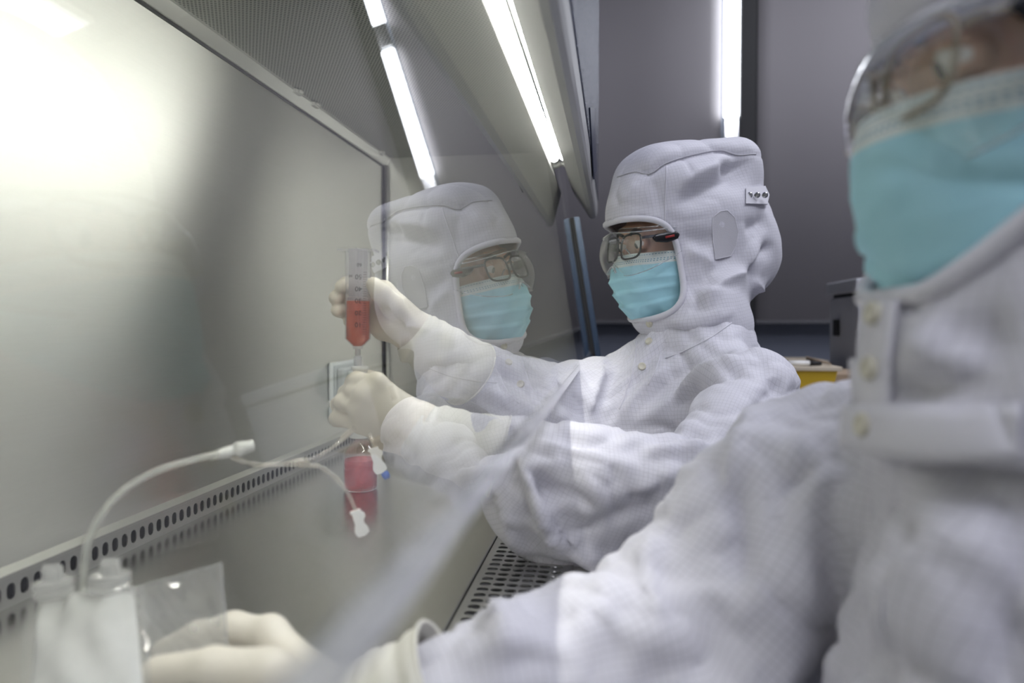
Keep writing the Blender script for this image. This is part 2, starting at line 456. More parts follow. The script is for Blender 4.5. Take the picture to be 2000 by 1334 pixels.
prof = [(XB, ZR + 0.005), (XB + 0.0115, ZR + 0.001), (XB + 0.0128, ZR - 0.002), (XB + 0.0112, ZR - 0.004), (XB, ZR - 0.001)]
v0 = [bm.verts.new((x, YN, z)) for x, z in prof]; v1 = [bm.verts.new((x, YF, z)) for x, z in prof]
for i in range(len(prof)):
    j = (i + 1) % len(prof); bm.faces.new((v0[i], v0[j], v1[j], v1[i]))
bm_obj('rear_ledge', bm, M_trim, cab)
box('rear_duct', (XB + 0.0005, YN, ZW - 0.018), (XB + 0.004, YF, ZR - 0.006), M_dark, cab)
# outer body below, canopy above the sash
box('lower_body', (XB - 0.05, YN - 0.03, ZW - 0.30), (-0.03, YF + 0.03, ZW - 0.075), M_white_paint, cab, 0.006)
box('front_sill', (-0.064, YN - 0.03, ZW - 0.075), (-0.012, YF + 0.03, ZW - 0.003), M_side, cab, 0.006)
box('rear_casing', (XB - 0.05, YN - 0.03, ZW - 0.075), (XB - 0.013, YF + 0.03, 1.05), M_white_paint, cab)
XC = -0.0425; ZC = CAM[2] + 0.250; ZL = CAM[2] + 0.318; XL = -0.1000
bm = bmesh.new()
prof = [(XC, 1.10), (XC, ZC + 0.012), (XC - 0.0025, ZC + 0.004), (XC - 0.009, ZC), (XC - 0.018, ZC + 0.004), (XL - 0.0005, ZL - 0.002), (XL - 0.0015, ZL), (XL - 0.0015, ZL + 0.05), (XL + 0.003, 1.10)]
ys = [YN - 0.03, YF - 0.03, YF - 0.012, YF - 0.002, YF + 0.005]; lift = [0, 0, 0.004, 0.014, 0.034]
rings = [[bm.verts.new((x, y, z + (l if z < 1.0 else 0))) for x, z in prof] for y, l in zip(ys, lift)]
n_ = len(prof)
for r0, r1 in zip(rings, rings[1:]):
    for i in range(n_):
        j = (i + 1) % n_; bm.faces.new((r0[i], r0[j], r1[j], r1[i]))
bm.faces.new(rings[0][::-1]); bm.faces.new(rings[-1])
bmesh.ops.recalc_face_normals(bm, faces=bm.faces)
can = bm_obj('canopy', bm, M_white_paint, cab)
box('canopy_face', (XC + 0.0001, YN - 0.03, ZC + 0.05), (XC + 0.002, YF + 0.003, 1.10), M_hammer, cab)
# navy diamond badge on the canopy face
yb0, yb1 = 1.07, 1.50; zc0 = 0.565
bm = bmesh.new()
pts = [(yb0, zc0), ((yb0 + yb1) / 2, zc0 - 0.066), (yb1, zc0), ((yb0 + yb1) / 2, zc0 + 0.066)]
a = [bm.verts.new((XC + 0.0022, y, z)) for y, z in pts]; b = [bm.verts.new((XC + 0.0042, y, z)) for y, z in pts]
bm.faces.new(b); bm.faces.new(a[::-1])
for i in range(4): bm.faces.new((a[i], a[(i + 1) % 4], b[(i + 1) % 4], b[i]))
tag(bm_obj('badge', bm, M_navy, cab), 'navy diamond-shaped badge')
box('top_casing', (XB - 0.05, YN - 0.03, ZT + 0.12), (XL - 0.003, YF + 0.03, 1.08), M_white_paint, cab)
# side post at the far end of the sash: two blue rails with a black channel
def slanted(name, d0, d1, e0, e1, z0, z1, mat, parent):
    bm = bmesh.new(); V = []
    for z in (z0, z1):
        for (d, y) in ((d0, e0), (d1, e0), (d1, e1), (d0, e1)):
            V.append(bm.verts.new((glass_x(z) + d, y, z)))
    for f in ((0, 3, 2, 1), (4, 5, 6, 7), (0, 1, 5, 4), (1, 2, 6, 5), (2, 3, 7, 6), (3, 0, 4, 7)): bm.faces.new([V[i] for i in f])
    return bm_obj(name, bm, mat, parent)
slanted('side_rail', 0.007, 0.020, YF - 0.004, YF + 0.02, ZW, ZC + 0.01, M_blue, cab)
slanted('side_channel', 0.0, 0.0065, YF - 0.002, YF + 0.02, ZW, ZC + 0.01, M_black, cab)
bm = bmesh.new()
pr_ = [(XB, ZW - 0.02), (glass_x(ZW - 0.02) - 0.012, ZW - 0.02), (glass_x(ZT + 0.02) - 0.012, ZT + 0.02), (XB, ZT + 0.02)]
v0 = [bm.verts.new((x, YF, z)) for x, z in pr_]; v1 = [bm.verts.new((x, YF + 0.012, z)) for x, z in pr_]
bm.faces.new(v0); bm.faces.new(v1[::-1])
for i in range(4): bm.faces.new((v0[i], v1[i], v1[(i + 1) % 4], v0[(i + 1) % 4]))
bmesh.ops.recalc_face_normals(bm, faces=bm.faces)
bm_obj('side_panel', bm, M_side, cab)
slanted('side_post', -0.030, -0.017, 1.54, YF - 0.001, ZW + 0.001, ZT - 0.001, M_post, cab)
slanted('side_rail', -0.016, -0.0005, YF - 0.004, YF + 0.02, ZW, ZC + 0.01, M_blue, cab)

# ------------------------------------------------------------------ sash
sash = empty('glass_sash', (GX, 0.8, GZ))
tag(sash, 'slanted clear glass sash reflecting the hooded worker, blurred lower edge in front', 'glass pane')
bm = bmesh.new(); V = []
Z1 = ZT + 0.10
TH = 0.006
for z in (GZ, Z1):
    for (d, y) in ((0, -0.25), (-TH, -0.25), (-TH, YF - 0.006), (0, YF - 0.006)):
        V.append(bm.verts.new((glass_x(z) + d, y, z)))
fo = bm.faces.new([V[i] for i in (0, 3, 7, 4)])
bmesh.ops.recalc_face_normals(bm, faces=bm.faces)
pane = bm_obj('pane', bm, M_glass, sash)
bm = bmesh.new(); b_box(bm, (-0.0062, -0.25, -0.0045), (0.0004, YF - 0.006, 0.0050), 0.001)
for v in bm.verts: v.co = Vector((v.co.x + glass_x(GZ + v.co.z), v.co.y, v.co.z + GZ))
bm_obj('lower_edge', bm, M_edge, sash)

# ------------------------------------------------------------------ cabinet lamp between canopy and sash
lz = CAM[2] + 0.368; lx = glass_x(lz) + 0.0105
lamp = empty('fluorescent_lamp', (lx, 0.7, lz))
tag(lamp, 'long bright fluorescent tube under the cabinet canopy', 'lamp')
tube('lamp_tube', [(lx, y, lz) for y in np.linspace(YN + 0.05, 1.52, 4)], 0.0088, M_tube, lamp, 10)
for y in (1.522, YN + 0.02):
    tube('end_cap', [(lx, y, lz), (lx, y + 0.025, lz)], 0.0094, M_chrome, lamp, 14)
    box('socket', (lx - 0.0085, y + 0.026, lz - 0.012), (lx + 0.010, y + 0.052, lz + 0.028), M_white_plastic, lamp, 0.003)
box('reflector', (lx - 0.004, YN + 0.01, lz + 0.030), (XL - 0.002, 1.68, lz + 0.034), M_white_paint, lamp)

# ------------------------------------------------------------------ work tray and front grille
XT = -0.148
bm = bmesh.new()
b_box(bm, (XB + 0.0115, YN + 0.002, ZW - 0.006), (XT, YF - 0.002, ZW), 0.0015)
tag(bm_obj('work_tray', bm, M_tray), 'smooth stainless work tray lying under the bottle and bag', 'tray')
PITU, PITV = 0.0146, 0.0146
rowsG = 70; y0g = 0.50
u0 = XT + 0.008
circ = atZ(1016, 1066, ZW)
r_c = int((circ[1] - y0g) / PITV); 
skip = {(r_c + dr, c) for dr in (-1, 0, 1) for c in (2, 3)}
gr = empty('front_grille', (XT + 0.05, 0.9, ZW))
tag(gr, 'perforated steel intake grille with rows of oval slots below the sash', 'grille')
slot_sheet('slotted_sheet', rowsG, 6, PITU * 0.98, PITV, 0.0063, 0.0043, (u0, y0g, ZW - 0.002), (1, 0, 0), (0, 1, 0), 0.0018, M_grille, gr, skip, margins=(0.0065, 0.010, 0.55, 0.15))
# finger hole: a dark recessed disc with a steel lip
cyh = y0g + (r_c + 0.5) * PITV; cxh = u0 + 3 * PITU * 0.98
lathe('finger_hole', [(0.0098, 0.0), (0.0105, 0.0006), (0.0112, 0.0), (0.0112, -0.004), (0.0098, -0.004), (0.0098, 0.0)], M_grille, gr, 28, Matrix.Translation((cxh, cyh, ZW - 0.0005)))
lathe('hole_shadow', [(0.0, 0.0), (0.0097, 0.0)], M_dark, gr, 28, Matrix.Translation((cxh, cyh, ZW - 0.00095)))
box('duct_floor', (XT, YN, ZW - 0.060), (-0.066, YF, ZW - 0.055), M_dark, cab)
box('duct_rib', (XT + 0.044, YN, ZW - 0.05), (XT + 0.062, YF, ZW - 0.012), M_grille, cab)

# ================================================================== implicit-surface modelling
def rcone(P, a, b, ra, rb):
    """distance to a tapered capsule"""
    a = np.asarray(a, float); b = np.asarray(b, float)
    ba = b - a; l2 = ba @ ba
    t = np.clip(((P - a) @ ba) / l2, 0, 1)
    d = P - a - t[:, None] * ba
    return np.sqrt((d * d).sum(1)) - (ra + (rb - ra) * t)
def ellip(P, c, r, R=None):
    q = P - np.asarray(c, float)
    if R is not None: q = q @ R
    r = np.asarray(r, float)
    k0 = np.sqrt(((q / r) ** 2).sum(1)); k1 = np.sqrt(((q / r ** 2) ** 2).sum(1)) + 1e-9
    return k0 * (k0 - 1) / k1
def rbox(P, c, h, r, R=None):
    q = P - np.asarray(c, float)
    if R is not None: q = q @ R
    q = np.abs(q) - (np.asarray(h, float) - r)
    return np.sqrt((np.maximum(q, 0) ** 2).sum(1)) + np.minimum(q.max(1), 0) - r
def smin(a, b, k):
    h = np.maximum(k - np.abs(a - b), 0) / k
    return np.minimum(a, b) - h * h * k * 0.25
def smax(a, b, k): return -smin(-a, -b, k)
def graded_axis(lo, hi, f0, f1, hf, hc):
    """grid lines from lo to hi, fine (hf) between f0 and f1, coarse (hc) elsewhere"""
    a = np.arange(lo, f0, hc) if f0 > lo else np.array([])
    b = np.arange(max(lo, f0), f1, hf); c = np.arange(f1, hi + hc, hc)
    return np.concatenate([a[a < b[0] - hf], b, c])
def surface_nets(fn, lo, hi, h, axes=None):
    lo = np.asarray(lo, float); hi = np.asarray(hi, float)
    n = np.ceil((hi - lo) / h).astype(int) + 1
    ax = [lo[i] + h * np.arange(n[i]) for i in range(3)]
    if axes is not None:
        ax = axes; n = np.array([len(a) for a in ax])
    D = np.empty(n)
    YY, ZZ = np.meshgrid(ax[1], ax[2], indexing='ij')
    step = max(1, 400000 // YY.size)
    for i in range(0, n[0], step):
        xs = ax[0][i:i + step]
        P = np.empty((len(xs), YY.size, 3)); P[:, :, 0] = xs[:, None]; P[:, :, 1] = YY.ravel(); P[:, :, 2] = ZZ.ravel()
        D[i:i + step] = fn(P.reshape(-1, 3)).reshape(len(xs), n[1], n[2])
    S = D < 0
    c = np.zeros(n - 1, int)
    for dx in (0, 1):
        for dy in (0, 1):
            for dz in (0, 1):
                c += S[dx:n[0] - 1 + dx, dy:n[1] - 1 + dy, dz:n[2] - 1 + dz]
    act = (c > 0) & (c < 8)
    idx = np.full(n - 1, -1, np.int64)
    cells = np.argwhere(act); idx[act] = np.arange(len(cells))
    acc = np.zeros((len(cells), 3)); cnt = np.zeros(len(cells))
    i, j, k = cells.T
    for axn in range(3):
        o = [a for a in range(3) if a != axn]
        for p in (0, 1):
            for q in (0, 1):
                off = np.zeros(3, int); off[o[0]] = p; off[o[1]] = q
                off2 = off.copy(); off2[axn] = 1
                d0 = D[i + off[0], j + off[1], k + off[2]]; d1 = D[i + off2[0], j + off2[1], k + off2[2]]
                m = (d0 < 0) != (d1 < 0)
                t = np.where(m, d0 / np.where(m, d0 - d1, 1), 0)
                pt = np.tile(off.astype(float), (len(cells), 1)); pt[:, axn] = t
                acc[m] += pt[m]; cnt[m] += 1
    fr = cells + acc / cnt[:, None]
    V = np.stack([np.interp(fr[:, k2], np.arange(n[k2]), ax[k2]) for k2 in range(3)], 1)
    Q = []
    for axn in range(3):
        sl0 = [slice(None)] * 3; sl1 = [slice(None)] * 3
        sl0[axn] = slice(0, -1); sl1[axn] = slice(1, None)
        ch = S[tuple(sl0)] != S[tuple(sl1)]
        e = np.argwhere(ch)
        o = [a for a in range(3) if a != axn]
        ok = (e[:, o[0]] > 0) & (e[:, o[1]] > 0) & (e[:, o[0]] < n[o[0]] - 1) & (e[:, o[1]] < n[o[1]] - 1)
        e = e[ok]
        flip = S[tuple(sl0)][tuple(e.T)]
        def cell(p, q):
            z = e.copy(); z[:, o[0]] -= p; z[:, o[1]] -= q; return idx[tuple(z.T)]
        a_, b_, c_, d_ = cell(1, 1), cell(0, 1), cell(0, 0), cell(1, 0)
        quad = np.stack([a_, b_, c_, d_], 1)
        if axn == 1: flip = ~flip
        quad[~flip] = quad[~flip][:, ::-1]
        Q.append(quad)
    return V, np.vstack(Q)
def vnormals(V, Q):
    n = np.cross(V[Q[:, 2]] - V[Q[:, 0]], V[Q[:, 3]] - V[Q[:, 1]])
    out = np.zeros_like(V)
    for c in range(4): np.add.at(out, Q[:, c], n)
    return out / (np.linalg.norm(out, axis=1)[:, None] + 1e-12)
def smooth_v(V, Q, it=2, lam=0.5):
    A = np.vstack([Q[:, [0, 1]], Q[:, [1, 2]], Q[:, [2, 3]], Q[:, [3, 0]]])
    deg = np.zeros(len(V)); np.add.at(deg, A[:, 0], 1); np.add.at(deg, A[:, 1], 1)
    for _ in range(it):
        s = np.zeros_like(V); np.add.at(s, A[:, 0], V[A[:, 1]]); np.add.at(s, A[:, 1], V[A[:, 0]])
        V = V + lam * (s / np.maximum(deg, 1)[:, None] - V)
    return V
def march(fn, o, d, tmax=3.0, n=90):
    o = np.asarray(o, float); d = np.asarray(d, float) / np.linalg.norm(d); t = 0.0
    for _ in range(n):
        v = fn((o + t * d)[None])[0]
        if v < 0.0004: return o + t * d
        t += max(v * 0.8, 0.0004)
        if t > tmax: return None
    return o + t * d
# cheap value noise in 3-D
_perm = rng.random(4096)
def vnoise(P):
    i = np.floor(P).astype(np.int64); f = P - i; f = f * f * (3 - 2 * f)
    def hsh(x, y, z): return _perm[(x * 73856093 ^ y * 19349663 ^ z * 83492791) & 4095]
    r = 0
    for dx in (0, 1):
        for dy in (0, 1):
            for dz in (0, 1):
                w = (f[:, 0] if dx else 1 - f[:, 0]) * (f[:, 1] if dy else 1 - f[:, 1]) * (f[:, 2] if dz else 1 - f[:, 2])
                r = r + w * hsh(i[:, 0] + dx, i[:, 1] + dy, i[:, 2] + dz)
    return r
def seg_dist(P, path):
    """distance from points to a polyline, and normalised parameter along it"""
    best = np.full(len(P), 1e9); par = np.zeros(len(P))
    path = np.asarray(path, float); n = len(path) - 1
    for i in range(n):
        a, b = path[i], path[i + 1]; ba = b - a; l2 = ba @ ba + 1e-12
        t = np.clip(((P - a) @ ba) / l2, 0, 1)
        d = np.linalg.norm(P - a - t[:, None] * ba, axis=1)
        m = d < best; best[m] = d[m]; par[m] = (i + t[m]) / n
    return best, par

# ================================================================== cloth, skin and glove materials
def fabric_mat(name, col=(0.665, 0.655, 0.715), line=0.80, pitch=0.005):
    m, nt, p = new_mat(name)
    uv = N(nt, 'ShaderNodeUVMap'); uv.uv_map = 'UVMap'
    sx = N(nt, 'ShaderNodeSeparateXYZ'); L(nt, uv.outputs[0], sx.inputs[0])
    outs = []
    for ax in ('X', 'Y'):
        a = N(nt, 'ShaderNodeMath', operation='MULTIPLY'); a.inputs[1].default_value = 1 / pitch; L(nt, sx.outputs[ax], a.inputs[0])
        f = N(nt, 'ShaderNodeMath', operation='FRACT'); L(nt, a.outputs[0], f.inputs[0])
        s = N(nt, 'ShaderNodeMath', operation='SUBTRACT'); s.inputs[1].default_value = 0.5; L(nt, f.outputs[0], s.inputs[0])
        b = N(nt, 'ShaderNodeMath', operation='ABSOLUTE'); L(nt, s.outputs[0], b.inputs[0])
        l = N(nt, 'ShaderNodeMath', operation='LESS_THAN'); l.inputs[1].default_value = 0.055; L(nt, b.outputs[0], l.inputs[0])
        outs.append(l.outputs[0])
    mxm = N(nt, 'ShaderNodeMath', operation='MAXIMUM'); L(nt, outs[0], mxm.inputs[0]); L(nt, outs[1], mxm.inputs[1])
    tc = N(nt, 'ShaderNodeTexCoord')
    no = N(nt, 'ShaderNodeTexNoise'); no.inputs['Scale'].default_value = 45; no.inputs['Detail'].default_value = 4
    L(nt, tc.outputs['Object'], no.inputs['Vector'])
    ml = N(nt, 'ShaderNodeMath', operation='MULTIPLY'); L(nt, mxm.outputs[0], ml.inputs[0])
    mr = N(nt, 'ShaderNodeMapRange'); mr.inputs['From Min'].default_value = 0.3; mr.inputs['From Max'].default_value = 0.7; mr.inputs['To Min'].default_value = 0.55; mr.inputs['To Max'].default_value = 1.0
    L(nt, no.outputs['Fac'], mr.inputs['Value']); L(nt, mr.outputs[0], ml.inputs[1])
    mx = N(nt, 'ShaderNodeMix', data_type='RGBA'); mx.inputs['A'].default_value = (*col, 1); mx.inputs['B'].default_value = (*(c * line for c in col), 1)
    L(nt, ml.outputs[0], mx.inputs['Factor']); L(nt, mx.outputs['Result'], p.inputs['Base Color'])
    p.inputs['Roughness'].default_value = 0.62
    p.inputs['Sheen Weight'].default_value = 0.15
    n2 = N(nt, 'ShaderNodeTexNoise'); n2.inputs['Scale'].default_value = 38; n2.inputs['Detail'].default_value = 5; n2.inputs['Roughness'].default_value = 0.6
    n2.inputs['Distortion'].default_value = 0.6
    L(nt, tc.outputs['Object'], n2.inputs['Vector'])
    b = N(nt, 'ShaderNodeBump'); b.inputs['Strength'].default_value = 0.35; b.inputs['Distance'].default_value = 0.004
    L(nt, n2.outputs['Fac'], b.inputs['Height']); L(nt, b.outputs['Normal'], p.inputs['Normal'])
    return m
M_cloth = fabric_mat('cleanroom_fabric')
M_hem = simple('hem_fabric', (0.68, 0.67, 0.72), 0.65, 0.0, 0.3, 300)
M_seam = simple('seam_thread', (0.50, 0.49, 0.53), 0.8)
M_patch = simple('mesh_patch', (0.56, 0.55, 0.59), 0.7, 0.0, 0.3, 900)
def skin_mat():
    m, nt, p = new_mat('skin')
    p.inputs['Base Color'].default_value = (0.60, 0.37, 0.27, 1); p.inputs['Roughness'].default_value = 0.45
    p.inputs['Subsurface Weight'].default_value = 0.15; p.inputs['Subsurface Radius'].default_value = (0.01, 0.004, 0.002); p.inputs['Subsurface Scale'].default_value = 0.3
    tc = N(nt, 'ShaderNodeTexCoord'); no = N(nt, 'ShaderNodeTexNoise'); no.inputs['Scale'].default_value = 300
    L(nt, tc.outputs['Object'], no.inputs['Vector'])
    b = N(nt, 'ShaderNodeBump'); b.inputs['Strength'].default_value = 0.15; b.inputs['Distance'].default_value = 0.001
    L(nt, no.outputs['Fac'], b.inputs['Height']); L(nt, b.outputs['Normal'], p.inputs['Normal'])
    return m
M_skin = skin_mat()
M_glove = simple('latex_glove', (0.80, 0.74, 0.64), 0.42, 0.0, 0.25, 120)
M_cuff = simple('latex_cuff', (0.81, 0.79, 0.72), 0.48, 0.0, 0.5, 60)
M_button = simple('cream_snap_button', (0.60, 0.57, 0.47), 0.35)
M_metal_snap = simple('metal_snap', (0.55, 0.55, 0.55), 0.25, 1.0)

def uv_layer(o, UV):
    """UV: (n_loops, 2)"""
    ul = o.data.uv_layers.new(name='UVMap'); ul.data.foreach_set('uv', np.ascontiguousarray(UV, np.float32).ravel())
def sleeve_uv(P, path):
    path = np.asarray(path, float)
    seg = np.linalg.norm(np.diff(path, axis=0), axis=1); cum = np.concatenate([[0], np.cumsum(seg)])
    best = np.full(len(P), 1e9); U = np.zeros(len(P)); T = np.zeros(len(P))
    for i in range(len(seg)):
        a, b = path[i], path[i + 1]; d = (b - a) / seg[i]
        e1, e2, _ = frame_from(d, (0.13, 0.1, 1.0))
        t = (P - a) @ d; tc_ = np.clip(t, 0, seg[i])
        q = P - a - tc_[:, None] * d
        dist = np.linalg.norm(q, axis=1); m = dist < best
        best[m] = dist[m]; U[m] = (cum[i] + t)[m]; T[m] = np.arctan2(q @ e2, q @ e1)[m]
    return U, T, best
def cloth_mesh(name, V, Q, V0, parent, mat, sleeves=(), R=None):
    """cloth with grid UVs: cylindrical along the sleeves, boxed elsewhere (in frame R); V0 = undisplaced positions"""
    o = mesh_obj(name, V, Q, mat, parent, True)
    P = V0[Q]                                   # faces x 4 x 3
    cen = P.mean(1)
    n = np.cross(P[:, 2] - P[:, 0], P[:, 3] - P[:, 1]); n /= np.linalg.norm(n, axis=1)[:, None] + 1e-12
    Rm = np.eye(3) if R is None else np.asarray(R)
    loc = P @ Rm; nl = n @ Rm
    k = np.argmax(np.abs(nl), axis=1)
    UV = np.empty((len(Q), 4, 2))
    for ax, (a, b) in enumerate(((1, 2), (0, 2), (0, 1))):
        m = k == ax; UV[m] = loc[m][:, :, [a, b]]
    lab = np.full(len(Q), -1); dm = np.full(len(Q), 1e9)
    for si, (path, rad, lim) in enumerate(sleeves):
        Uc, _, d = sleeve_uv(cen, path)
        m = (d < lim) & (d < dm) & (Uc > 0.03); lab[m] = si; dm[m] = d[m]
    for si, (path, rad, lim) in enumerate(sleeves):
        m = lab == si
        if not m.any(): continue
        U, T, _ = sleeve_uv(P[m].reshape(-1, 3), path)
        T = T.reshape(-1, 4); T = np.where(T - T[:, :1] > PI, T - 2 * PI, T); T = np.where(T - T[:, :1] < -PI, T + 2 * PI, T)
        UV[m, :, 0] = U.reshape(-1, 4); UV[m, :, 1] = T * rad
    uv_layer(o, UV.reshape(-1, 2))
    return o
def crumple(V, seed, a1=0.0065, a2=0.0040):
    q = V @ np.array([[1, 0.6, 0.3], [-0.5, 1, 0.4], [0.2, -0.5, 1]]).T + seed
    r1 = (1 - np.abs(vnoise(q * np.array([13, 13, 20.])) - 0.5) * 2) ** 6
    r2 = (1 - np.abs(vnoise(q * np.array([24, 17, 30.]) + 9) - 0.5) * 2) ** 8
    return a1 * (0.35 - r1) + a2 * (0.3 - r2)
from mathutils.bvhtree import BVHTree
def bvh_of(V, Q): return BVHTree.FromPolygons([Vector(v) for v in V], [tuple(int(i) for i in f) for f in Q])
def hit(bvh, px, py):
    d = ray(px, py); d = d / np.linalg.norm(d)
    h = bvh.ray_cast(Vector(CAM), Vector(d), 8.0)
    return None if h[0] is None else (np.array(h[0]), np.array(h[1]))
def fold_disp(V, Nv, bvh, folds, scale=1.0):
    """each fold: (pixel polyline, height m, width on one side, width on the other): a pressed crease or a rolling ridge in the cloth"""
    D = np.zeros(len(V))
    for (pl, amp, wa, wb) in folds:
        pts = [hit(bvh, *p) for p in catmull(pl, 6)]
        pts = [p for p in pts if p is not None]
        if len(pts) < 2: continue
        path = np.array([p[0] for p in pts]); nn = np.array([p[1] for p in pts])
        # keep a connected run
        jump = np.linalg.norm(np.diff(path, axis=0), axis=1)
        cut = np.where(jump > 0.12)[0]
        if len(cut): path, nn = path[:cut[0] + 1], nn[:cut[0] + 1]
        if len(path) < 2: continue
        lo = path.min(0) - 0.12; hi = path.max(0) + 0.12
        m = np.all((V > lo) & (V < hi), axis=1); P = V[m]
        d, par = seg_dist(P, path)
        i = np.clip((par * (len(path) - 1)).astype(int), 0, len(path) - 2)
        tg = path[i + 1] - path[i]
        side = np.cross(tg, nn[i]); s = np.einsum('ij,ij->i', P - path[i], side)
        w = np.where(s > 0, wa, wb)
        taper = np.clip(np.minimum(par, 1 - par) * 3.2, 0, 1); taper = taper * taper * (3 - 2 * taper)
        face = np.einsum('ij,ij->i', Nv[m], nn[i]) > -0.2
        D[m] += scale * amp * np.exp(-(d / w) ** 1.35) * taper * face
    return D
def person_parts_button(name, bvh, px, py, r, parent, mat, lift=0.0015, rim=True):
    h = hit(bvh, px, py)
    if h is None: return
    p, n = h
    a, b, d = frame_from(n)
    M = Matrix(((a[0], b[0], d[0], p[0]), (a[1], b[1], d[1], p[1]), (a[2], b[2], d[2], p[2]), (0, 0, 0, 1)))
    prof = [(0.0, lift + 0.0012), (r * 0.55, lift + 0.0012), (r * 0.72, lift + 0.002), (r * 0.9, lift + 0.0018), (r, lift + 0.0005), (r, -0.002)]
    return lathe(name, prof[::-1], mat, parent, 20, M, 60)
def surface_strip(bvh, pl, lift, n=8):
    out = []
    for p in catmull(pl, n):
        h = hit(bvh, *p)
        if h is not None: out.append(h[0] + h[1] * lift)
    return np.array(out)

# ================================================================== draping, gloves
def drape(o, Vi, Qi, pin, frames=17, shrink=-0.10, bend=0.07, grav=1.0, quality=3, mass=0.2, stiff=22, subdiv=1):
    """let the loose garment mesh fall onto the body under gravity; returns the settled mesh"""
    body = mesh_obj('drape_body', Vi, Qi, None, None)
    body.modifiers.new('c', 'COLLISION'); body.collision.thickness_outer = 0.004; body.collision.cloth_friction = 12
    vg = o.vertex_groups.new(name='pin'); vg.add([int(i) for i in np.where(pin)[0]], 1.0, 'REPLACE')
    md = o.modifiers.new('c', 'CLOTH'); s = md.settings
    s.quality = quality; s.mass = mass; s.tension_stiffness = stiff; s.compression_stiffness = stiff; s.shear_stiffness = 8; s.bending_stiffness = bend
    s.shrink_min = shrink; s.vertex_group_mass = 'pin'; s.effector_weights.gravity = grav
    s.tension_damping = 8; s.compression_damping = 8; s.bending_damping = 0.5; s.air_damping = 1.5
    cs = md.collision_settings
    cs.use_collision = True; cs.distance_min = 0.004; cs.use_self_collision = False; cs.collision_quality = 2
    md.point_cache.frame_start = 1; md.point_cache.frame_end = frames
    for f in range(1, frames + 1): SC.frame_set(f)
    if subdiv:
        sb = o.modifiers.new('s', 'SUBSURF'); sb.levels = subdiv; sb.render_levels = subdiv
    dg = bpy.context.evaluated_depsgraph_get()
    me = bpy.data.meshes.new_from_object(o.evaluated_get(dg))
    o.modifiers.clear(); o.vertex_groups.clear(); old = o.data; o.data = me
    bpy.data.meshes.remove(old)
    bm_ = body.data; bpy.data.objects.remove(body); bpy.data.meshes.remove(bm_)
    SC.frame_set(1)
    V = np.empty(len(me.vertices) * 3); me.vertices.foreach_get('co', V); V = V.reshape(-1, 3)
    Q = np.empty(len(me.loops), np.int64); me.loops.foreach_get('vertex_index', Q); Q = Q.reshape(-1, 4)
    me.polygons.foreach_set('use_smooth', [True] * len(me.polygons))
    return V, Q
def set_co(o, V):
    o.data.vertices.foreach_set('co', np.ascontiguousarray(V, np.float32).ravel()); o.data.update()
def glove_mesh(name, prims, parent, mat, h=0.0022, k=0.0016, groups=None, wr=0.0):
    """prims: lists of chains; the bones inside a chain blend softly, chains blend tightly so that fingers stay apart"""
    allp = np.array([p for ch in prims for b in ch for p in (b[0], b[1])])
    rm = max(max(b[2], b[3]) for ch in prims for b in ch)
    def fn(P):
        d = None
        for ci, ch in enumerate(prims):
            c = None
            for (a, b, ra, rb) in ch:
                e = rcone(P, a, b, ra, rb)
                c = e if c is None else smin(c, e, 0.010 if ci == 0 else 0.005)
            d = c if d is None else smin(d, c, k)
        return d
    V, Q = surface_nets(fn, allp.min(0) - rm - 0.008, allp.max(0) + rm + 0.008, h)
    V = smooth_v(V, Q, 2, 0.5)
    if wr > 0:
        Nn = vnormals(V, Q)
        V = V + Nn * (wr * (np.abs(vnoise(V * np.array([70, 70, 130.])) - 0.5) * 2 - 0.5))[:, None]
    o = mesh_obj(name, V, Q, mat, parent, True)
    return o, V, Q
def finger(pts, rads):
    return [(pts[i], pts[i + 1], rads[i], rads[i + 1]) for i in range(len(pts) - 1)]

# ================================================================== the worker at the syringe: body and coverall
p1 = empty('person', (0.13, 1.13, ROOM_Z0))
tag(p1, 'person in white hooded coverall and blue mask holding up the red syringe', 'person')
NB = atY(1372, 650, 1.145); SL = atY(1470, 762, 0.97); EL = atY(1372, 960, 0.81); FL = atY(1130, 930, 0.775); GL = atY(1060, 912, 0.765); WL = atY(925, 872, 0.755)
SR = atY(1290, 750, 1.33); ER = atY(1058, 785, 1.06); WR = atY(888, 716, 0.88)
C1 = atY(1285, 840, 1.15); C2 = atY(1345, 1080, 1.13); BK = atY(1405, 775, 1.16)
def cover1(P):
    d = rcone(P, C1, C2, 0.135, 0.15)
    d = smin(d, rcone(P, BK, C2, 0.10, 0.12), 0.06)
    d = smin(d, rcone(P, SL, SR, 0.060, 0.066), 0.06)
    d = smin(d, rcone(P, NB, C1, 0.066, 0.09), 0.06)
    a = rcone(P, SL, EL, 0.068, 0.078)
    a = smin(a, rcone(P, EL, FL, 0.078, 0.070), 0.04)
    a = smin(a, rcone(P, FL, GL, 0.070, 0.062), 0.03)
    a = smin(a, rcone(P, GL, WL, 0.058, 0.040), 0.02)
    b = rcone(P, SR, ER, 0.072, 0.078); b = smin(b, rcone(P, ER, WR, 0.078, 0.040), 0.04)
    return smin(d, smin(a, b, 0.01), 0.025)
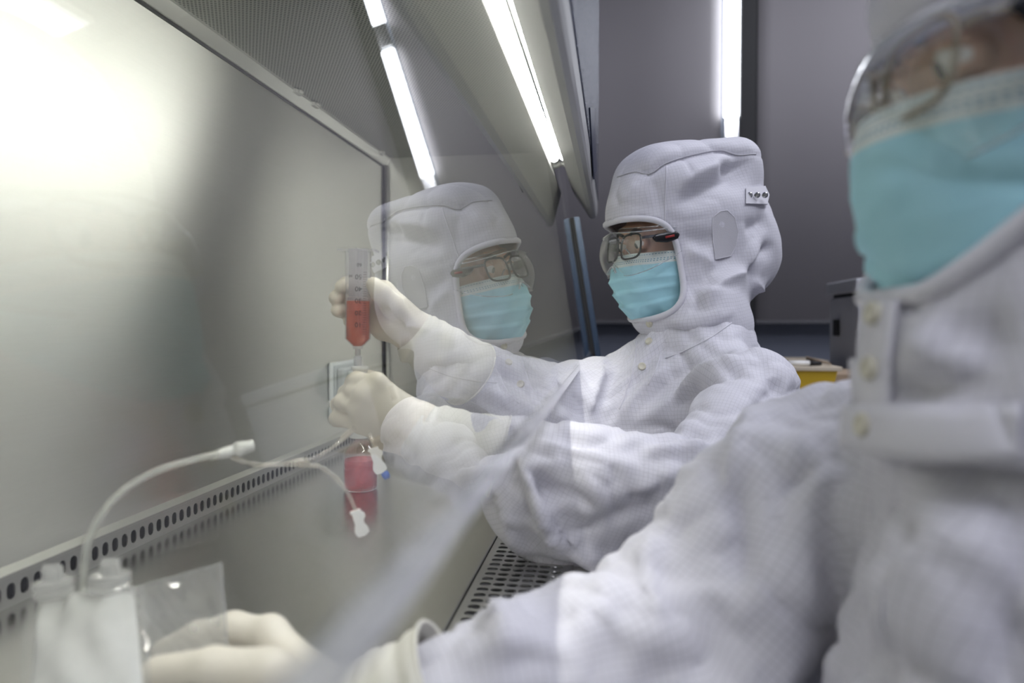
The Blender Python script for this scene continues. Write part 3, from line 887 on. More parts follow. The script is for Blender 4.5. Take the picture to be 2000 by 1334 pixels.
def inner1(P, g=0.0):
    up = np.array([0, 0, 0.010])
    d = rcone(P, C1, C2, 0.105 - g, 0.12 - g); d = smin(d, rcone(P, BK, C2, 0.082 - g, 0.10 - g), 0.05)
    d = smin(d, rcone(P, SL, SR, 0.048 - g, 0.05 - g), 0.05); d = smin(d, rcone(P, NB, C1, 0.052 - g, 0.07 - g), 0.05)
    a = rcone(P, SL, EL + up, 0.048 - g, 0.044 - g); a = smin(a, rcone(P, EL + up, FL + up, 0.044 - g, 0.038 - g), 0.02); a = smin(a, rcone(P, FL + up, WL, 0.038 - g, 0.028 - g), 0.02)
    b = rcone(P, SR, ER + up, 0.046 - g, 0.042 - g); b = smin(b, rcone(P, ER + up, WR, 0.042 - g, 0.028 - g), 0.02)
    return smin(d, smin(a, b, 0.01), 0.02)
V, Q = surface_nets(cover1, (-0.32, 0.62, -0.30), (0.36, 1.50, 0.32), 0.0122)
V = smooth_v(V, Q, 2, 0.5)
Nv = vnormals(V, Q)
Vs = V + Nv * (0.012 * (vnoise(V * np.array([14, 14, 22.])) - 0.5))[:, None]
cov1 = cloth_mesh('coverall', Vs, Q, V, p1, M_cloth, [([SL, EL, FL, WL], 0.09, 0.13), ([SR, ER, WR], 0.075, 0.10)])
pin = (np.linalg.norm(V - WL, axis=1) < 0.045) | (np.linalg.norm(V - WR, axis=1) < 0.046) | (V[:, 2] < -0.28) | (np.linalg.norm(V - NB, axis=1) < 0.072)
Vi, Qi = surface_nets(inner1, (-0.32, 0.62, -0.32), (0.36, 1.50, 0.32), 0.014)
V, Q = drape(cov1, Vi, Qi, pin)
Nv = vnormals(V, Q); bv = bvh_of(V, Q)
FOLDS1 = [
    ([(1480, 700), (1420, 712), (1360, 745), (1300, 795), (1235, 838)], 0.012, 0.010, 0.022),
    ([(1490, 715), (1420, 735), (1350, 775), (1280, 825)], -0.008, 0.012, 0.009),
    ([(1400, 690), (1340, 720), (1280, 770), (1230, 820)], -0.006, 0.008, 0.012),
    ([(1330, 700), (1270, 745), (1225, 790), (1190, 840)], 0.007, 0.008, 0.014),
    ([(1255, 730), (1220, 780), (1180, 830), (1150, 862)], -0.006, 0.008, 0.012),
    ([(1190, 690), (1170, 740), (1150, 800), (1130, 850)], 0.010, 0.010, 0.014),
    ([(1225, 680), (1195, 740), (1165, 800), (1145, 850)], -0.006, 0.008, 0.012),
    ([(1450, 840), (1340, 850), (1260, 872), (1180, 884)], -0.006, 0.008, 0.014),
    ([(1420, 866), (1320, 876), (1230, 888)], 0.007, 0.012, 0.007),
    ([(1200, 960), (1260, 950), (1300, 930), (1350, 925)], 0.004, 0.008, 0.012),
    ([(1180, 1000), (1240, 992), (1300, 975)], -0.004, 0.008, 0.012),
    ([(1022, 895), (1066, 965), (1094, 1040), (1135, 1100)], -0.014, 0.008, 0.016),
    ([(1005, 895), (1045, 965), (1072, 1040), (1115, 1095)], 0.009, 0.008, 0.012),
    ([(1100, 870), (1150, 940), (1170, 1010), (1180, 1080)], 0.006, 0.012, 0.02),
    ([(920, 730), (960, 770), (1000, 800), (1060, 820)], 0.006, 0.010, 0.012),
    ([(950, 705), (1000, 740), (1050, 760), (1100, 765)], -0.006, 0.008, 0.012),
    ([(1000, 700), (1040, 725), (1090, 735)], 0.006, 0.008, 0.010),
    ([(1540, 735), (1500, 770), (1470, 815)], -0.006, 0.008, 0.012),
]
D = fold_disp(V, Nv, bv, FOLDS1, 1.5) + crumple(V, 1.3)
V = V + Nv * D[:, None]; set_co(cov1, V)
cov1_bvh = bvh_of(V, Q)

# gloves: upper hand round the barrel
WRh = atY(815, 653, 0.836)
up_pts = dict(K1=atY(748, 572, 0.80), K2=atY(742, 595, 0.805), K3=atY(742, 619, 0.807), K4=atY(748, 642, 0.805))
pal = [(WRh, up_pts[k], 0.0215, r) for k, r in (('K1', 0.0135), ('K2', 0.0135), ('K3', 0.013), ('K4', 0.0125))]
pal += [(up_pts['K1'], up_pts['K4'], 0.0135, 0.0125), (WRh, atY(775, 600, 0.80), 0.0225, 0.016), (WRh, atY(770, 636, 0.80), 0.0225, 0.016)]
pal += [(WRh, atY(850, 684, 0.848), 0.0235, 0.027)]
hand_up = [pal,
    finger([up_pts['K1'], atY(712, 560, 0.802), atY(678, 557, 0.792), atY(668, 560, 0.777)], [0.0115, 0.0108, 0.0100, 0.0088]),
    finger([up_pts['K2'], atY(700, 584, 0.805), atY(663, 580, 0.795), atY(656, 582, 0.779)], [0.0115, 0.0110, 0.0102, 0.0090]),
    finger([up_pts['K3'], atY(702, 607, 0.806), atY(666, 604, 0.797), atY(660, 606, 0.782)], [0.0112, 0.0105, 0.0098, 0.0086]),
    finger([up_pts['K4'], atY(712, 630, 0.806), atY(684, 627, 0.80)], [0.0105, 0.0095, 0.0088]),
    finger([atY(790, 628, 0.808), atY(765, 596, 0.782), atY(743, 570, 0.766), atY(730, 556, 0.764)], [0.0165, 0.0132, 0.0112, 0.0092])]
g, _, _ = glove_mesh('glove', hand_up, p1, M_glove)
tag(g, 'cream latex glove round the syringe barrel')
def cuff(path, rads, parent, label, seg=40, wr=0.0014):
    P = catmull(path, 10); R = np.interp(np.linspace(0, 1, len(P)), np.linspace(0, 1, len(rads)), rads)
    Vc, Fc = tube_geo(P, R, seg, False, False)
    n = len(P)
    Vc = Vc.reshape(n, seg, 3); cen = Vc.mean(1, keepdims=True); rd = (Vc - cen); rd /= np.linalg.norm(rd, axis=2, keepdims=True)
    s = np.arange(n)[:, None] * np.ones((1, seg)); th = np.ones((n, 1)) * np.arange(seg)[None] * 2 * PI / seg
    w = np.sin(s * 0.55 + 1.6 * np.sin(th + s * 0.1) + 0.8 * np.sin(2 * th + 1)) + 0.6 * np.sin(s * 1.1 - th * 2 + 2)
    fade = np.clip(np.arange(n) / (n - 1) * 6, 0, 1)[:, None]
    Vc = Vc + rd * (w * wr * fade)[:, :, None]
    o = mesh_obj('glove_cuff', Vc.reshape(-1, 3), Fc, M_cuff, parent, True)
    md = o.modifiers.new('t', 'SOLIDIFY'); md.thickness = 0.0012; md.offset = 0
    rim = Vc[-1]
    tube('cuff_bead', np.vstack([rim]), 0.0016, M_cuff, o, 6, True)
    tag(o, label)
    return o
cuff([atY(803, 649, 0.832), atY(824, 665, 0.838), atY(866, 694, 0.855), atY(915, 730, 0.885)], [0.0275, 0.0350, 0.0345, 0.041, 0.046], p1, 'loose cream glove cuff over the sleeve end')
roll = atY(815, 657, 0.836); dirr = atY(866, 694, 0.855) - atY(800, 648, 0.832)
# lower hand: closed fist, back of the hand to the camera
WLh = atY(815, 840, 0.75)
lo_pts = dict(K1=atY(735, 748, 0.728), K2=atY(712, 772, 0.722), K3=atY(704, 800, 0.725), K4=atY(706, 828, 0.732))
pal = [(WLh, lo_pts[k], 0.027, r) for k, r in (('K1', 0.0105), ('K2', 0.0105), ('K3', 0.0105), ('K4', 0.0100))]
pal += [(lo_pts['K1'], lo_pts['K2'], 0.0105, 0.0105), (lo_pts['K2'], lo_pts['K3'], 0.0105, 0.0105), (lo_pts['K3'], lo_pts['K4'], 0.0105, 0.010)]
pal += [(WLh, atY(745, 790, 0.745), 0.027, 0.022), (WLh, atY(745, 825, 0.748), 0.027, 0.020), (WLh, atY(760, 850, 0.75), 0.026, 0.019)]
pal += [(WLh, atY(860, 858, 0.752), 0.028, 0.030)]
hand_lo = [pal,
    finger([lo_pts['K1'], atY(697, 743, 0.738), atY(690, 746, 0.762), atY(712, 750, 0.776)], [0.0098, 0.0098, 0.0092, 0.0082]),
    finger([lo_pts['K2'], atY(690, 764, 0.735), atY(676, 768, 0.760), atY(700, 775, 0.776)], [0.0098, 0.0096, 0.0092, 0.0082]),
    finger([lo_pts['K3'], atY(670, 784, 0.736), atY(662, 790, 0.760), atY(690, 800, 0.776)], [0.0098, 0.0098, 0.0092, 0.0082]),
    finger([lo_pts['K4'], atY(664, 814, 0.742), atY(658, 818, 0.763), atY(685, 825, 0.776)], [0.0094, 0.0094, 0.0088, 0.0080]),
    finger([atY(790, 800, 0.765), atY(752, 765, 0.778), atY(729, 744, 0.775), atY(722, 737, 0.766)], [0.017, 0.0130, 0.0108, 0.0092])]
g, _, _ = glove_mesh('glove', hand_lo, p1, M_glove)
tag(g, 'cream latex glove closed in a fist')
cuff([atY(800, 836, 0.748), atY(835, 852, 0.750), atY(890, 868, 0.752), atY(975, 893, 0.758)], [0.0292, 0.0345, 0.0375, 0.041, 0.046], p1, 'long cream glove cuff pulled over the near sleeve')

# ================================================================== heads: face, mask, glasses, goggles, hood
M_eye = simple('eye_white', (0.75, 0.73, 0.70), 0.15)
M_iris = simple('dark_iris', (0.02, 0.012, 0.008), 0.1)
M_brow = simple('black_hair', (0.012, 0.010, 0.010), 0.5, 0.0, 0.5, 400)
M_frame = simple('black_acetate', (0.012, 0.012, 0.014), 0.25)
M_lens = clear_mat('spectacle_lens', (0.97, 0.98, 0.97), 1.0, 0.0)
M_shield = clear_mat('goggle_shield', (0.95, 0.96, 0.95), 1.1, 0.02, 0.03)
M_shield_rim = clear_mat('goggle_rim', (0.85, 0.87, 0.88), 1.6, 0.05, 0.28)
M_red = simple('red_plastic', (0.30, 0.015, 0.012), 0.35)
def mask_mat():
    m, nt, p = new_mat('surgical_mask')
    uv = N(nt, 'ShaderNodeUVMap'); uv.uv_map = 'UVMap'
    sx = N(nt, 'ShaderNodeSeparateXYZ'); L(nt, uv.outputs[0], sx.inputs[0])
    U, Vv = sx.outputs['X'], sx.outputs['Y']
    def M(op, a, b=None, c=None):
        n = N(nt, 'ShaderNodeMath', operation=op)
        for i, x in enumerate((a, b, c)):
            if x is None: continue
            if isinstance(x, (int, float)): n.inputs[i].default_value = x
            else: L(nt, x, n.inputs[i])
        return n.outputs[0]
    band = M('LESS_THAN', Vv, 0.17)
    def near(x, c, w): return M('LESS_THAN', M('ABSOLUTE', M('SUBTRACT', x, c)), w)
    dotu = M('LESS_THAN', M('FRACT', M('MULTIPLY', U, 60.0)), 0.55)
    dotv = M('LESS_THAN', M('FRACT', M('MULTIPLY', Vv, 45.0)), 0.55)
    rows = M('MAXIMUM', near(Vv, 0.10, 0.006), near(Vv, 0.125, 0.006)); rows = M('MAXIMUM', rows, near(Vv, 0.03, 0.005)); rows = M('MULTIPLY', rows, dotu)
    cols = M('MAXIMUM', near(U, 0.955, 0.006), near(U, 0.045, 0.006)); cols = M('MULTIPLY', cols, dotv)
    dots = M('MAXIMUM', rows, cols)
    tc = N(nt, 'ShaderNodeTexCoord'); no = N(nt, 'ShaderNodeTexNoise'); no.inputs['Scale'].default_value = 60; no.inputs['Detail'].default_value = 4
    L(nt, tc.outputs['Object'], no.inputs['Vector'])
    c0 = N(nt, 'ShaderNodeMix', data_type='RGBA'); c0.inputs['A'].default_value = (0.37, 0.69, 0.79, 1); c0.inputs['B'].default_value = (0.44, 0.75, 0.84, 1); L(nt, no.outputs['Fac'], c0.inputs['Factor'])
    c1 = N(nt, 'ShaderNodeMix', data_type='RGBA'); L(nt, c0.outputs['Result'], c1.inputs['A']); c1.inputs['B'].default_value = (0.78, 0.84, 0.82, 1); L(nt, band, c1.inputs['Factor'])
    c2 = N(nt, 'ShaderNodeMix', data_type='RGBA'); L(nt, c1.outputs['Result'], c2.inputs['A']); c2.inputs['B'].default_value = (0.16, 0.36, 0.46, 1); L(nt, dots, c2.inputs['Factor'])
    L(nt, c2.outputs['Result'], p.inputs['Base Color']); p.inputs['Roughness'].default_value = 0.7
    b = N(nt, 'ShaderNodeBump'); b.inputs['Strength'].default_value = 0.3; b.inputs['Distance'].default_value = 0.002
    L(nt, no.outputs['Fac'], b.inputs['Height']); L(nt, b.outputs['Normal'], p.inputs['Normal'])
    return m
M_mask = mask_mat()

def head_frame(center, yaw, pitch, roll=0.0):
    """yaw: degrees the face turns from -X towards the camera side (-Y); pitch: degrees down"""
    y, p, r = map(math.radians, (yaw, pitch, roll))
    f = np.array([-math.cos(y) * math.cos(p), -math.sin(y) * math.cos(p), -math.sin(p)])
    l = np.cross([0, 0, 1.0], f); l /= np.linalg.norm(l)
    u = np.cross(f, l)
    l2 = math.cos(r) * l + math.sin(r) * u; u2 = np.cross(f, l2)
    R = np.stack([f, l2, u2], 1)        # columns: forward, left, up
    return np.asarray(center, float), R
def face_sdf(q):
    d = ellip(q, (-0.015, 0, 0.035), (0.095, 0.074, 0.095))
    d = smin(d, ellip(q, (0.028, 0, -0.035), (0.062, 0.060, 0.085)), 0.03)
    d = smin(d, ellip(q, (0.058, 0, -0.105), (0.032, 0.032, 0.026)), 0.03)
    for s in (1, -1):
        d = smin(d, ellip(q, (0.052, s * 0.036, -0.035), (0.030, 0.026, 0.026)), 0.02)
        d = smin(d, ellip(q, (-0.012, s * 0.077, -0.008), (0.018, 0.007, 0.030)), 0.006)
    d = smin(d, rcone(q, (0.081, -0.034, 0.024), (0.081, 0.034, 0.024), 0.012, 0.012), 0.012)
    d = smin(d, rcone(q, (0.084, 0, 0.006), (0.1045, 0, -0.036), 0.008, 0.0095), 0.012)
    for s in (1, -1):
        d = smin(d, ellip(q, (0.096, s * 0.012, -0.040), (0.010, 0.008, 0.007)), 0.006)
        d = smax(d, -ellip(q, (0.109, s * 0.033, 0.001), (0.020, 0.018, 0.011)), 0.008)
        lid = np.linalg.norm(q - np.array([0.0850, s * 0.032, 0.0]), axis=1) - 0.0145
        op = np.sqrt(((q[:, 1] - s * 0.032) / 0.0135) ** 2 + ((q[:, 2] + 0.0005) / 0.0056) ** 2) - 1
        lid = smax(lid, np.where(q[:, 0] > 0.085, -op * 0.005, -1.0), 0.0015)
        d = smin(d, lid, 0.003)
    d = smin(d, rcone(q, (0.090, -0.018, -0.070), (0.090, 0.018, -0.070), 0.006, 0.006), 0.006)
    d = smin(d, rcone(q, (0.087, -0.015, -0.081), (0.087, 0.015, -0.081), 0.007, 0.007), 0.006)
    return d
def make_headgear(root, C, R, hood_fn_local, opening, sc=1.0, lean=1.0, gdf=0.0, cen_pts=None, pleat=1.0, frame_mat=None):
    FM = frame_mat or M_frame
    W_ = lambda q: C + (np.asarray(q, float) * sc) @ R.T
    # eyes
    for s in (1, -1):
        pr = [(0.0119 * math.sin(a), -0.0119 * math.cos(a)) for a in np.linspace(0.001, PI - 0.001, 14)]
        V, Fc = lathe_geo(pr, 20)
        V = V[:, [2, 0, 1]] + np.array([0.0850, s * 0.032, 0])
        e = mesh_obj('eye', W_(V), Fc, M_eye, root, True)
        gaze = np.array([0.92, -0.22, -0.34]); gaze /= np.linalg.norm(gaze)
        a, b, d = frame_from(gaze)
        pr = [(0.0, 0.0125), (0.003, 0.0124), (0.0058, 0.0113), (0.0060, 0.0103)]
        V, Fc = lathe_geo(pr[::-1], 18)
        V = V @ np.stack([a, b, d], 0) + np.array([0.0850, s * 0.032, 0])
        mesh_obj('iris', W_(V), Fc, M_iris, e, True)
        pth = [(0.0935, s * 0.013, 0.018), (0.0945, s * 0.028, 0.0235), (0.087, s * 0.045, 0.020)]
        tube('eyebrow', W_(catmull(pth, 6)), np.array([0.0028] * 6 + [0.0032] * 6 + [0.001]) * sc, M_brow, root, 8)
    # mask
    n, mth = 48, 44
    cen = catmull(cen_pts or [(0.109, -0.016), (0.124, -0.040), (0.128, -0.066), (0.122, -0.092), (0.107, -0.120), (0.084, -0.140)], 12)
    sid = catmull([(0.010, -0.024), (0.004, -0.045), (0.002, -0.066), (0.004, -0.086), (0.014, -0.106), (0.034, -0.124)], 12)
    V = []; UV = []
    for j in range(mth):
        v = j / (mth - 1)
        c = cen[min(int(v * (len(cen) - 1)), len(cen) - 1)]; s_ = sid[min(int(v * (len(sid) - 1)), len(sid) - 1)]
        # linear refine
        x = v * (len(cen) - 1); i0 = min(int(x), len(cen) - 2); t = x - i0
        c = cen[i0] * (1 - t) + cen[i0 + 1] * t; s_ = sid[i0] * (1 - t) + sid[i0 + 1] * t
        for i in range(n):
            u_ = -1 + 2 * i / (n - 1)
            w = abs(u_) ** (2.0)
            f = c[0] * (1 - w) + s_[0] * w
            z = c[1] * (1 - w) + s_[1] * w
            l = 0.080 * math.sin(u_ * PI / 2 * 0.98) * (1 - 0.10 * v)
            ple = 0.0
            for pc in (0.34, 0.52, 0.70):
                dv = v - pc - 0.03 * u_ * math.sin(9 * pc)
                ple += 0.0052 * math.exp(-max(dv, 0) / 0.07) * (1 if dv > 0 else math.exp(dv / 0.012))
            ple += 0.0035 * math.sin(7 * u_ + 9 * v) * v * (1 - w) + 0.002 * math.sin(15 * u_ - 11 * v + 1)
            ple *= pleat
            if pleat < 1: ple += (0.0040 * (1 - abs(math.sin(3.2 * u_ + 5.0 * v + 0.6))) ** 3 - 0.0055 * (1 - abs(math.sin(2.6 * u_ - 6.0 * v + 1.2))) ** 4) * min(1, max(0, v - 0.2) * 4)
            f += ple * (1 - 0.6 * w); z -= ple * 0.15
            l += ple * 0.5 * u_
            V.append((f, l, z)); UV.append((i / (n - 1), v))
    Fc = [(j * n + i, j * n + i + 1, (j + 1) * n + i + 1, (j + 1) * n + i) for j in range(mth - 1) for i in range(n - 1)]
    mk = mesh_obj('mask', W_(np.array(V)), Fc, M_mask, root, True)
    UV = np.array(UV); uv_layer(mk, UV[np.array(Fc)].reshape(-1, 2))
    md = mk.modifiers.new('t', 'SOLIDIFY'); md.thickness = 0.0012; md.offset = -1
    tag(mk, 'pleated light blue surgical mask with a white top band')
    for s in (1, -1):
        for (z0, z1) in ((-0.026, 0.012), (-0.118, -0.030)):
            tube('ear_loop', W_(catmull([(0.012 if z0 > -0.05 else 0.03, s * 0.078, z0), (0.0, s * 0.083, (z0 + z1) / 2), (-0.02, s * 0.084, z1)], 6)), 0.0012 * sc, M_white_plastic, mk, 6)
    # spectacles
    gl = empty_child('spectacles', root, W_((0.1, 0, 0)))
    def rim(s, n_=40):
        pts = []
        for k in range(n_):
            t = 2 * PI * k / n_
            a = 0.0275 * np.sign(math.cos(t)) * abs(math.cos(t)) ** 0.55; b = 0.0195 * np.sign(math.sin(t)) * abs(math.sin(t)) ** 0.6
            l = s * 0.0345 + a
            pts.append((0.1115 - 2.0 * l * l - b * 0.26, l, -0.004 + b + (0.002 if b > 0 else 0)))
        return np.array(pts)
    for s in (1, -1):
        r_ = rim(s)
        tube('rim', W_(r_), 0.0018 * sc, FM, gl, 8, True)
        c_ = r_.mean(0) + np.array([0.0015, 0, 0]); Vl = [c_]; m_ = len(r_)
        for t in (0.5, 0.97):
            for p_ in r_: Vl.append(c_ * (1 - t) + p_ * t)
        Fl = [(0, 1 + k, 1 + (k + 1) % m_) for k in range(m_)] + [(1 + k, 1 + m_ + k, 1 + m_ + (k + 1) % m_, 1 + (k + 1) % m_) for k in range(m_)]
        mesh_obj('lens', W_(np.array(Vl)), Fl, M_lens, gl, True)
        tube('temple', W_(catmull([(0.100, s * 0.0625, 0.008), (0.091, s * 0.069, 0.008), (0.05, s * 0.079, 0.006), (-0.01, s * 0.083, 0.004)], 8)), 0.0024 * sc, FM, gl, 8)
    tube('bridge', W_(catmull([(0.1110, -0.0070, 0.006), (0.1135, 0, 0.009), (0.1110, 0.0070, 0.006)], 6)), 0.0017 * sc, FM, gl, 8)
    for s in (1, -1):
        tube('nose_pad', W_(catmull([(0.105, s * 0.009, -0.004), (0.101, s * 0.0105, -0.010), (0.098, s * 0.012, -0.016)], 4)), 0.0016 * sc, M_chrome, gl, 6)
    tag(gl, 'black-rimmed spectacles')
    # clear wrap-around goggles
    gg = empty_child('goggles', root, W_((0.13, 0, 0)))
    prof = catmull([(0.045, -0.087), (0.078, -0.085), (0.114, -0.073), (0.132, -0.040), (0.136, 0.0), (0.132, 0.040), (0.114, 0.073), (0.078, 0.085), (0.045, 0.087)], 6)
    V = []; nr = 10
    top = []; bot = []
    for i, (f, l) in enumerate(prof):
        zt = 0.026 - 0.010 * abs(l) / 0.09
        fr = np.clip((f - 0.03) / 0.1, 0, 1)
        zb = -0.016 - 0.036 * fr ** 0.8 + 0.020 * math.exp(-(l / 0.014) ** 2)
        for j in range(nr):
            t = j / (nr - 1)
            V.append((f + gdf * fr - 0.012 * (2 * t - 1) ** 2 * fr, l, zt * (1 - t) + zb * t))
        top.append(V[-nr]); bot.append(V[-1])
    m_ = len(prof)
    Fc = [(i * nr + j, i * nr + j + 1, (i + 1) * nr + j + 1, (i + 1) * nr + j) for i in range(m_ - 1) for j in range(nr - 1)]
    mesh_obj('shield', W_(np.array(V)), Fc, M_shield, gg, True)
    # top brow ledge of the goggles and rims
    tl = np.array(top); inn = tl.copy(); inn[:, 0] -= 0.022 * np.clip((tl[:, 0] - 0.03) / 0.1, 0, 1); inn[:, 1] *= 0.97; inn[:, 2] += 0.006
    mm = len(tl)
    mesh_obj('brow_ledge', W_(np.vstack([tl, inn])), [(i, i + 1, mm + i + 1, mm + i) for i in range(mm - 1)], M_shield, gg, True)
    tube('shield_rim', W_(np.array(top)), 0.0011 * sc, M_shield_rim, gg, 6)
    tube('shield_rim', W_(np.array(bot)), 0.0011 * sc, M_shield_rim, gg, 6)
    tube('shield_rim', W_(inn), 0.0009 * sc, M_shield_rim, gg, 6)
    if pleat == 1.0: tube('nose_bridge', W_(np.array([gdf, 0, 0]) + catmull([(0.134, -0.016, -0.044), (0.131, -0.008, -0.036), (0.130, 0.0, -0.033), (0.131, 0.008, -0.036), (0.134, 0.016, -0.044)], 5)), 0.0022 * sc, M_shield_rim, gg, 8)
    for s in (1, -1):
        V, Fc = tube_geo(W_(catmull([(0.092, s * 0.0830, 0.004), (0.084, s * 0.0850, 0.003), (0.068, s * 0.0870, 0.002), (0.052, s * 0.0880, 0.003), (0.044, s * 0.088, 0.004)], 6)), np.interp(np.linspace(0, 1, 25), [0, 0.15, 0.5, 0.85, 1], [0.001, 0.006, 0.0085, 0.006, 0.002]) * sc, 10, False, True, 0.35, R[:, 1] * 1.0)
        h_ = mesh_obj('hinge', V, Fc, M_frame, gg, True)
        tube('hinge_inlay', W_([(0.072, s * 0.0898, 0.002), (0.056, s * 0.0912, 0.003)]), 0.0022 * sc, M_red, h_, 6)
    tag(gg, 'clear wrap-around safety goggles')
    return mk
def empty_child(name, parent, loc):
    o = bpy.data.objects.new(name, None); COL.objects.link(o); o.empty_display_size = 0.02
    o.parent = parent
    o.matrix_parent_inverse = Matrix.Translation(-Vector(parent.location))
    o.location = (0, 0, 0)
    return o
def make_hood(root, C, R, fn_world, opening_local, lo, hi, folds, h=0.0046, noise_amp=0.45, seed=0.0, hem_r=0.0050, sc=1.0, cut_z=None):
    """hood cloth with the face opening cut along a side-view outline (forward, up)"""
    V, Q = surface_nets(fn_world, lo, hi, h)
    V = smooth_v(V, Q, 2, 0.5)
    Nv = vnormals(V, Q); V0 = V.copy()
    bv = bvh_of(V, Q)
    D = fold_disp(V, Nv, bv, folds, 1.6)
    q = V @ np.array([[1, 0.5, 0.2], [-0.4, 1, 0.3], [0.1, -0.4, 1]]).T + seed
    D += noise_amp * (0.008 * (vnoise(q * np.array([9, 9, 12.])) - 0.5) - 0.006 * (1 - np.abs(vnoise(q * np.array([14, 14, 22.]) + 3) - 0.5) * 2) ** 8)
    # displacement fades at the face opening
    loc = (V - C) @ R / sc
    poly = np.asarray(opening_local, float)
    def inside(f, u):
        c = np.zeros(len(f), bool); j = len(poly) - 1
        for i in range(len(poly)):
            xi, yi = poly[i]; xj, yj = poly[j]
            m = ((yi > u) != (yj > u)) & (f < (xj - xi) * (u - yi) / (yj - yi + 1e-12) + xi)
            c ^= m; j = i
        return c
    edge, _ = seg_dist(np.stack([loc[:, 0], loc[:, 2], 0 * loc[:, 0]], 1), np.column_stack([poly, np.zeros(len(poly))]))
    D *= np.clip(edge / 0.02, 0, 1)
    Vd = V + Nv * D[:, None]
    loc2 = (V - C) @ R / sc
    ins = inside(loc2[:, 0], loc2[:, 2])
    keep = ~ins[Q].any(1)
    if cut_z is not None: keep &= ~(V[:, 2] < cut_z)[Q].any(1)
    o = cloth_mesh('hood', Vd, Q[keep], V0, root, M_cloth, R=R)
    md = o.modifiers.new('t', 'SOLIDIFY'); md.thickness = 0.002; md.offset = -1
    # hem: sweep along the outline on both sides of the head
    fw = lambda s, f, u: march(fn_world, C + R @ (np.array([f, s * 0.22, u]) * sc), -s * R[:, 1], 0.25)
    def side(s):
        out = []
        for (f, u) in catmull(HEM(poly), 6):
            p = fw(s, f, u)
            if p is not None and abs(((p - C) @ R)[1]) > 0.004: out.append(p)
        return out
    a = side(1); b = side(-1)
    path = np.array(a + b[::-1])
    # resample evenly and smooth
    dd = np.linalg.norm(np.diff(np.vstack([path, path[:1]]), axis=0), axis=1); s_ = np.concatenate([[0], np.cumsum(dd)])
    t = np.linspace(0, s_[-1], 121)[:-1]; pc = np.vstack([path, path[:1]])
    path = np.stack([np.interp(t, s_, pc[:, k]) for k in range(3)], 1)
    for _ in range(4): path = 0.5 * path + 0.25 * (np.roll(path, 1, 0) + np.roll(path, -1, 0))
    hm = tube('hood_hem', path, hem_r, M_hem, o, 10, True)
    return o, Vd, Q
HEM = lambda poly: [p for p in poly if p[0] < 0.19]

# ================================================================== the worker at the syringe: head and hood
S1 = 0.92
C1h, R1h = head_frame(atY(1316, 468, 1.175), 27, 9)
Wh1 = lambda q: C1h + S1 * np.asarray(q, float) @ R1h.T
def head1(P):
    q = (P - C1h) @ R1h / S1
    return smin(face_sdf(q) * S1, rcone(P, Wh1((-0.02, 0, -0.07)), NB, 0.050, 0.052), 0.03)
def body1(P): return smin(head1(P), inner1(P, 0.014), 0.03)
axs1 = [graded_axis(l_, h_, C1h[k] - 0.13, C1h[k] + 0.13, 0.0036, 0.015) for k, (l_, h_) in enumerate(((-0.30, 0.36), (0.64, 1.46), (-0.30, 0.52)))]
V, Q = surface_nets(body1, (0, 0, 0), (1, 1, 1), 0.01, axs1)
bodym = mesh_obj('body', smooth_v(V, Q, 1, 0.35), Q, M_skin, p1, True)
OPEN1 = [(0.25, 0.050), (0.118, 0.045), (0.095, 0.040), (0.074, 0.031), (0.060, 0.018), (0.051, 0.0), (0.047, -0.025), (0.047, -0.055), (0.050, -0.082), (0.058, -0.104), (0.074, -0.122), (0.096, -0.133), (0.25, -0.142)]
def hood1_local(q):
    d = ellip(q, (-0.005, 0, 0.045), (0.128, 0.100, 0.120))
    d = smin(d, ellip(q, (-0.078, 0.0, 0.000), (0.118, 0.104, 0.125)), 0.05)
    d = smin(d, rbox(q, (-0.045, 0, 0.110), (0.125, 0.085, 0.055), 0.048), 0.03)
    d = smin(d, ellip(q, (-0.128, 0.0, -0.045), (0.072, 0.085, 0.080)), 0.04)
    d = smin(d, ellip(q, (0.005, 0, -0.07), (0.090, 0.096, 0.095)), 0.03)
    d = smin(d, ellip(q, (0.045, 0, -0.13), (0.055, 0.060, 0.040)), 0.03)
    return d
NBl = (NB - C1h) @ R1h / S1
def hood1(P):
    q = (P - C1h) @ R1h / S1
    d = hood1_local(q)
    d = smin(d, rcone(q, (-0.035, 0, -0.12), NBl + np.array([0, 0, 0.01]), 0.080, 0.088), 0.04)
    return d * S1
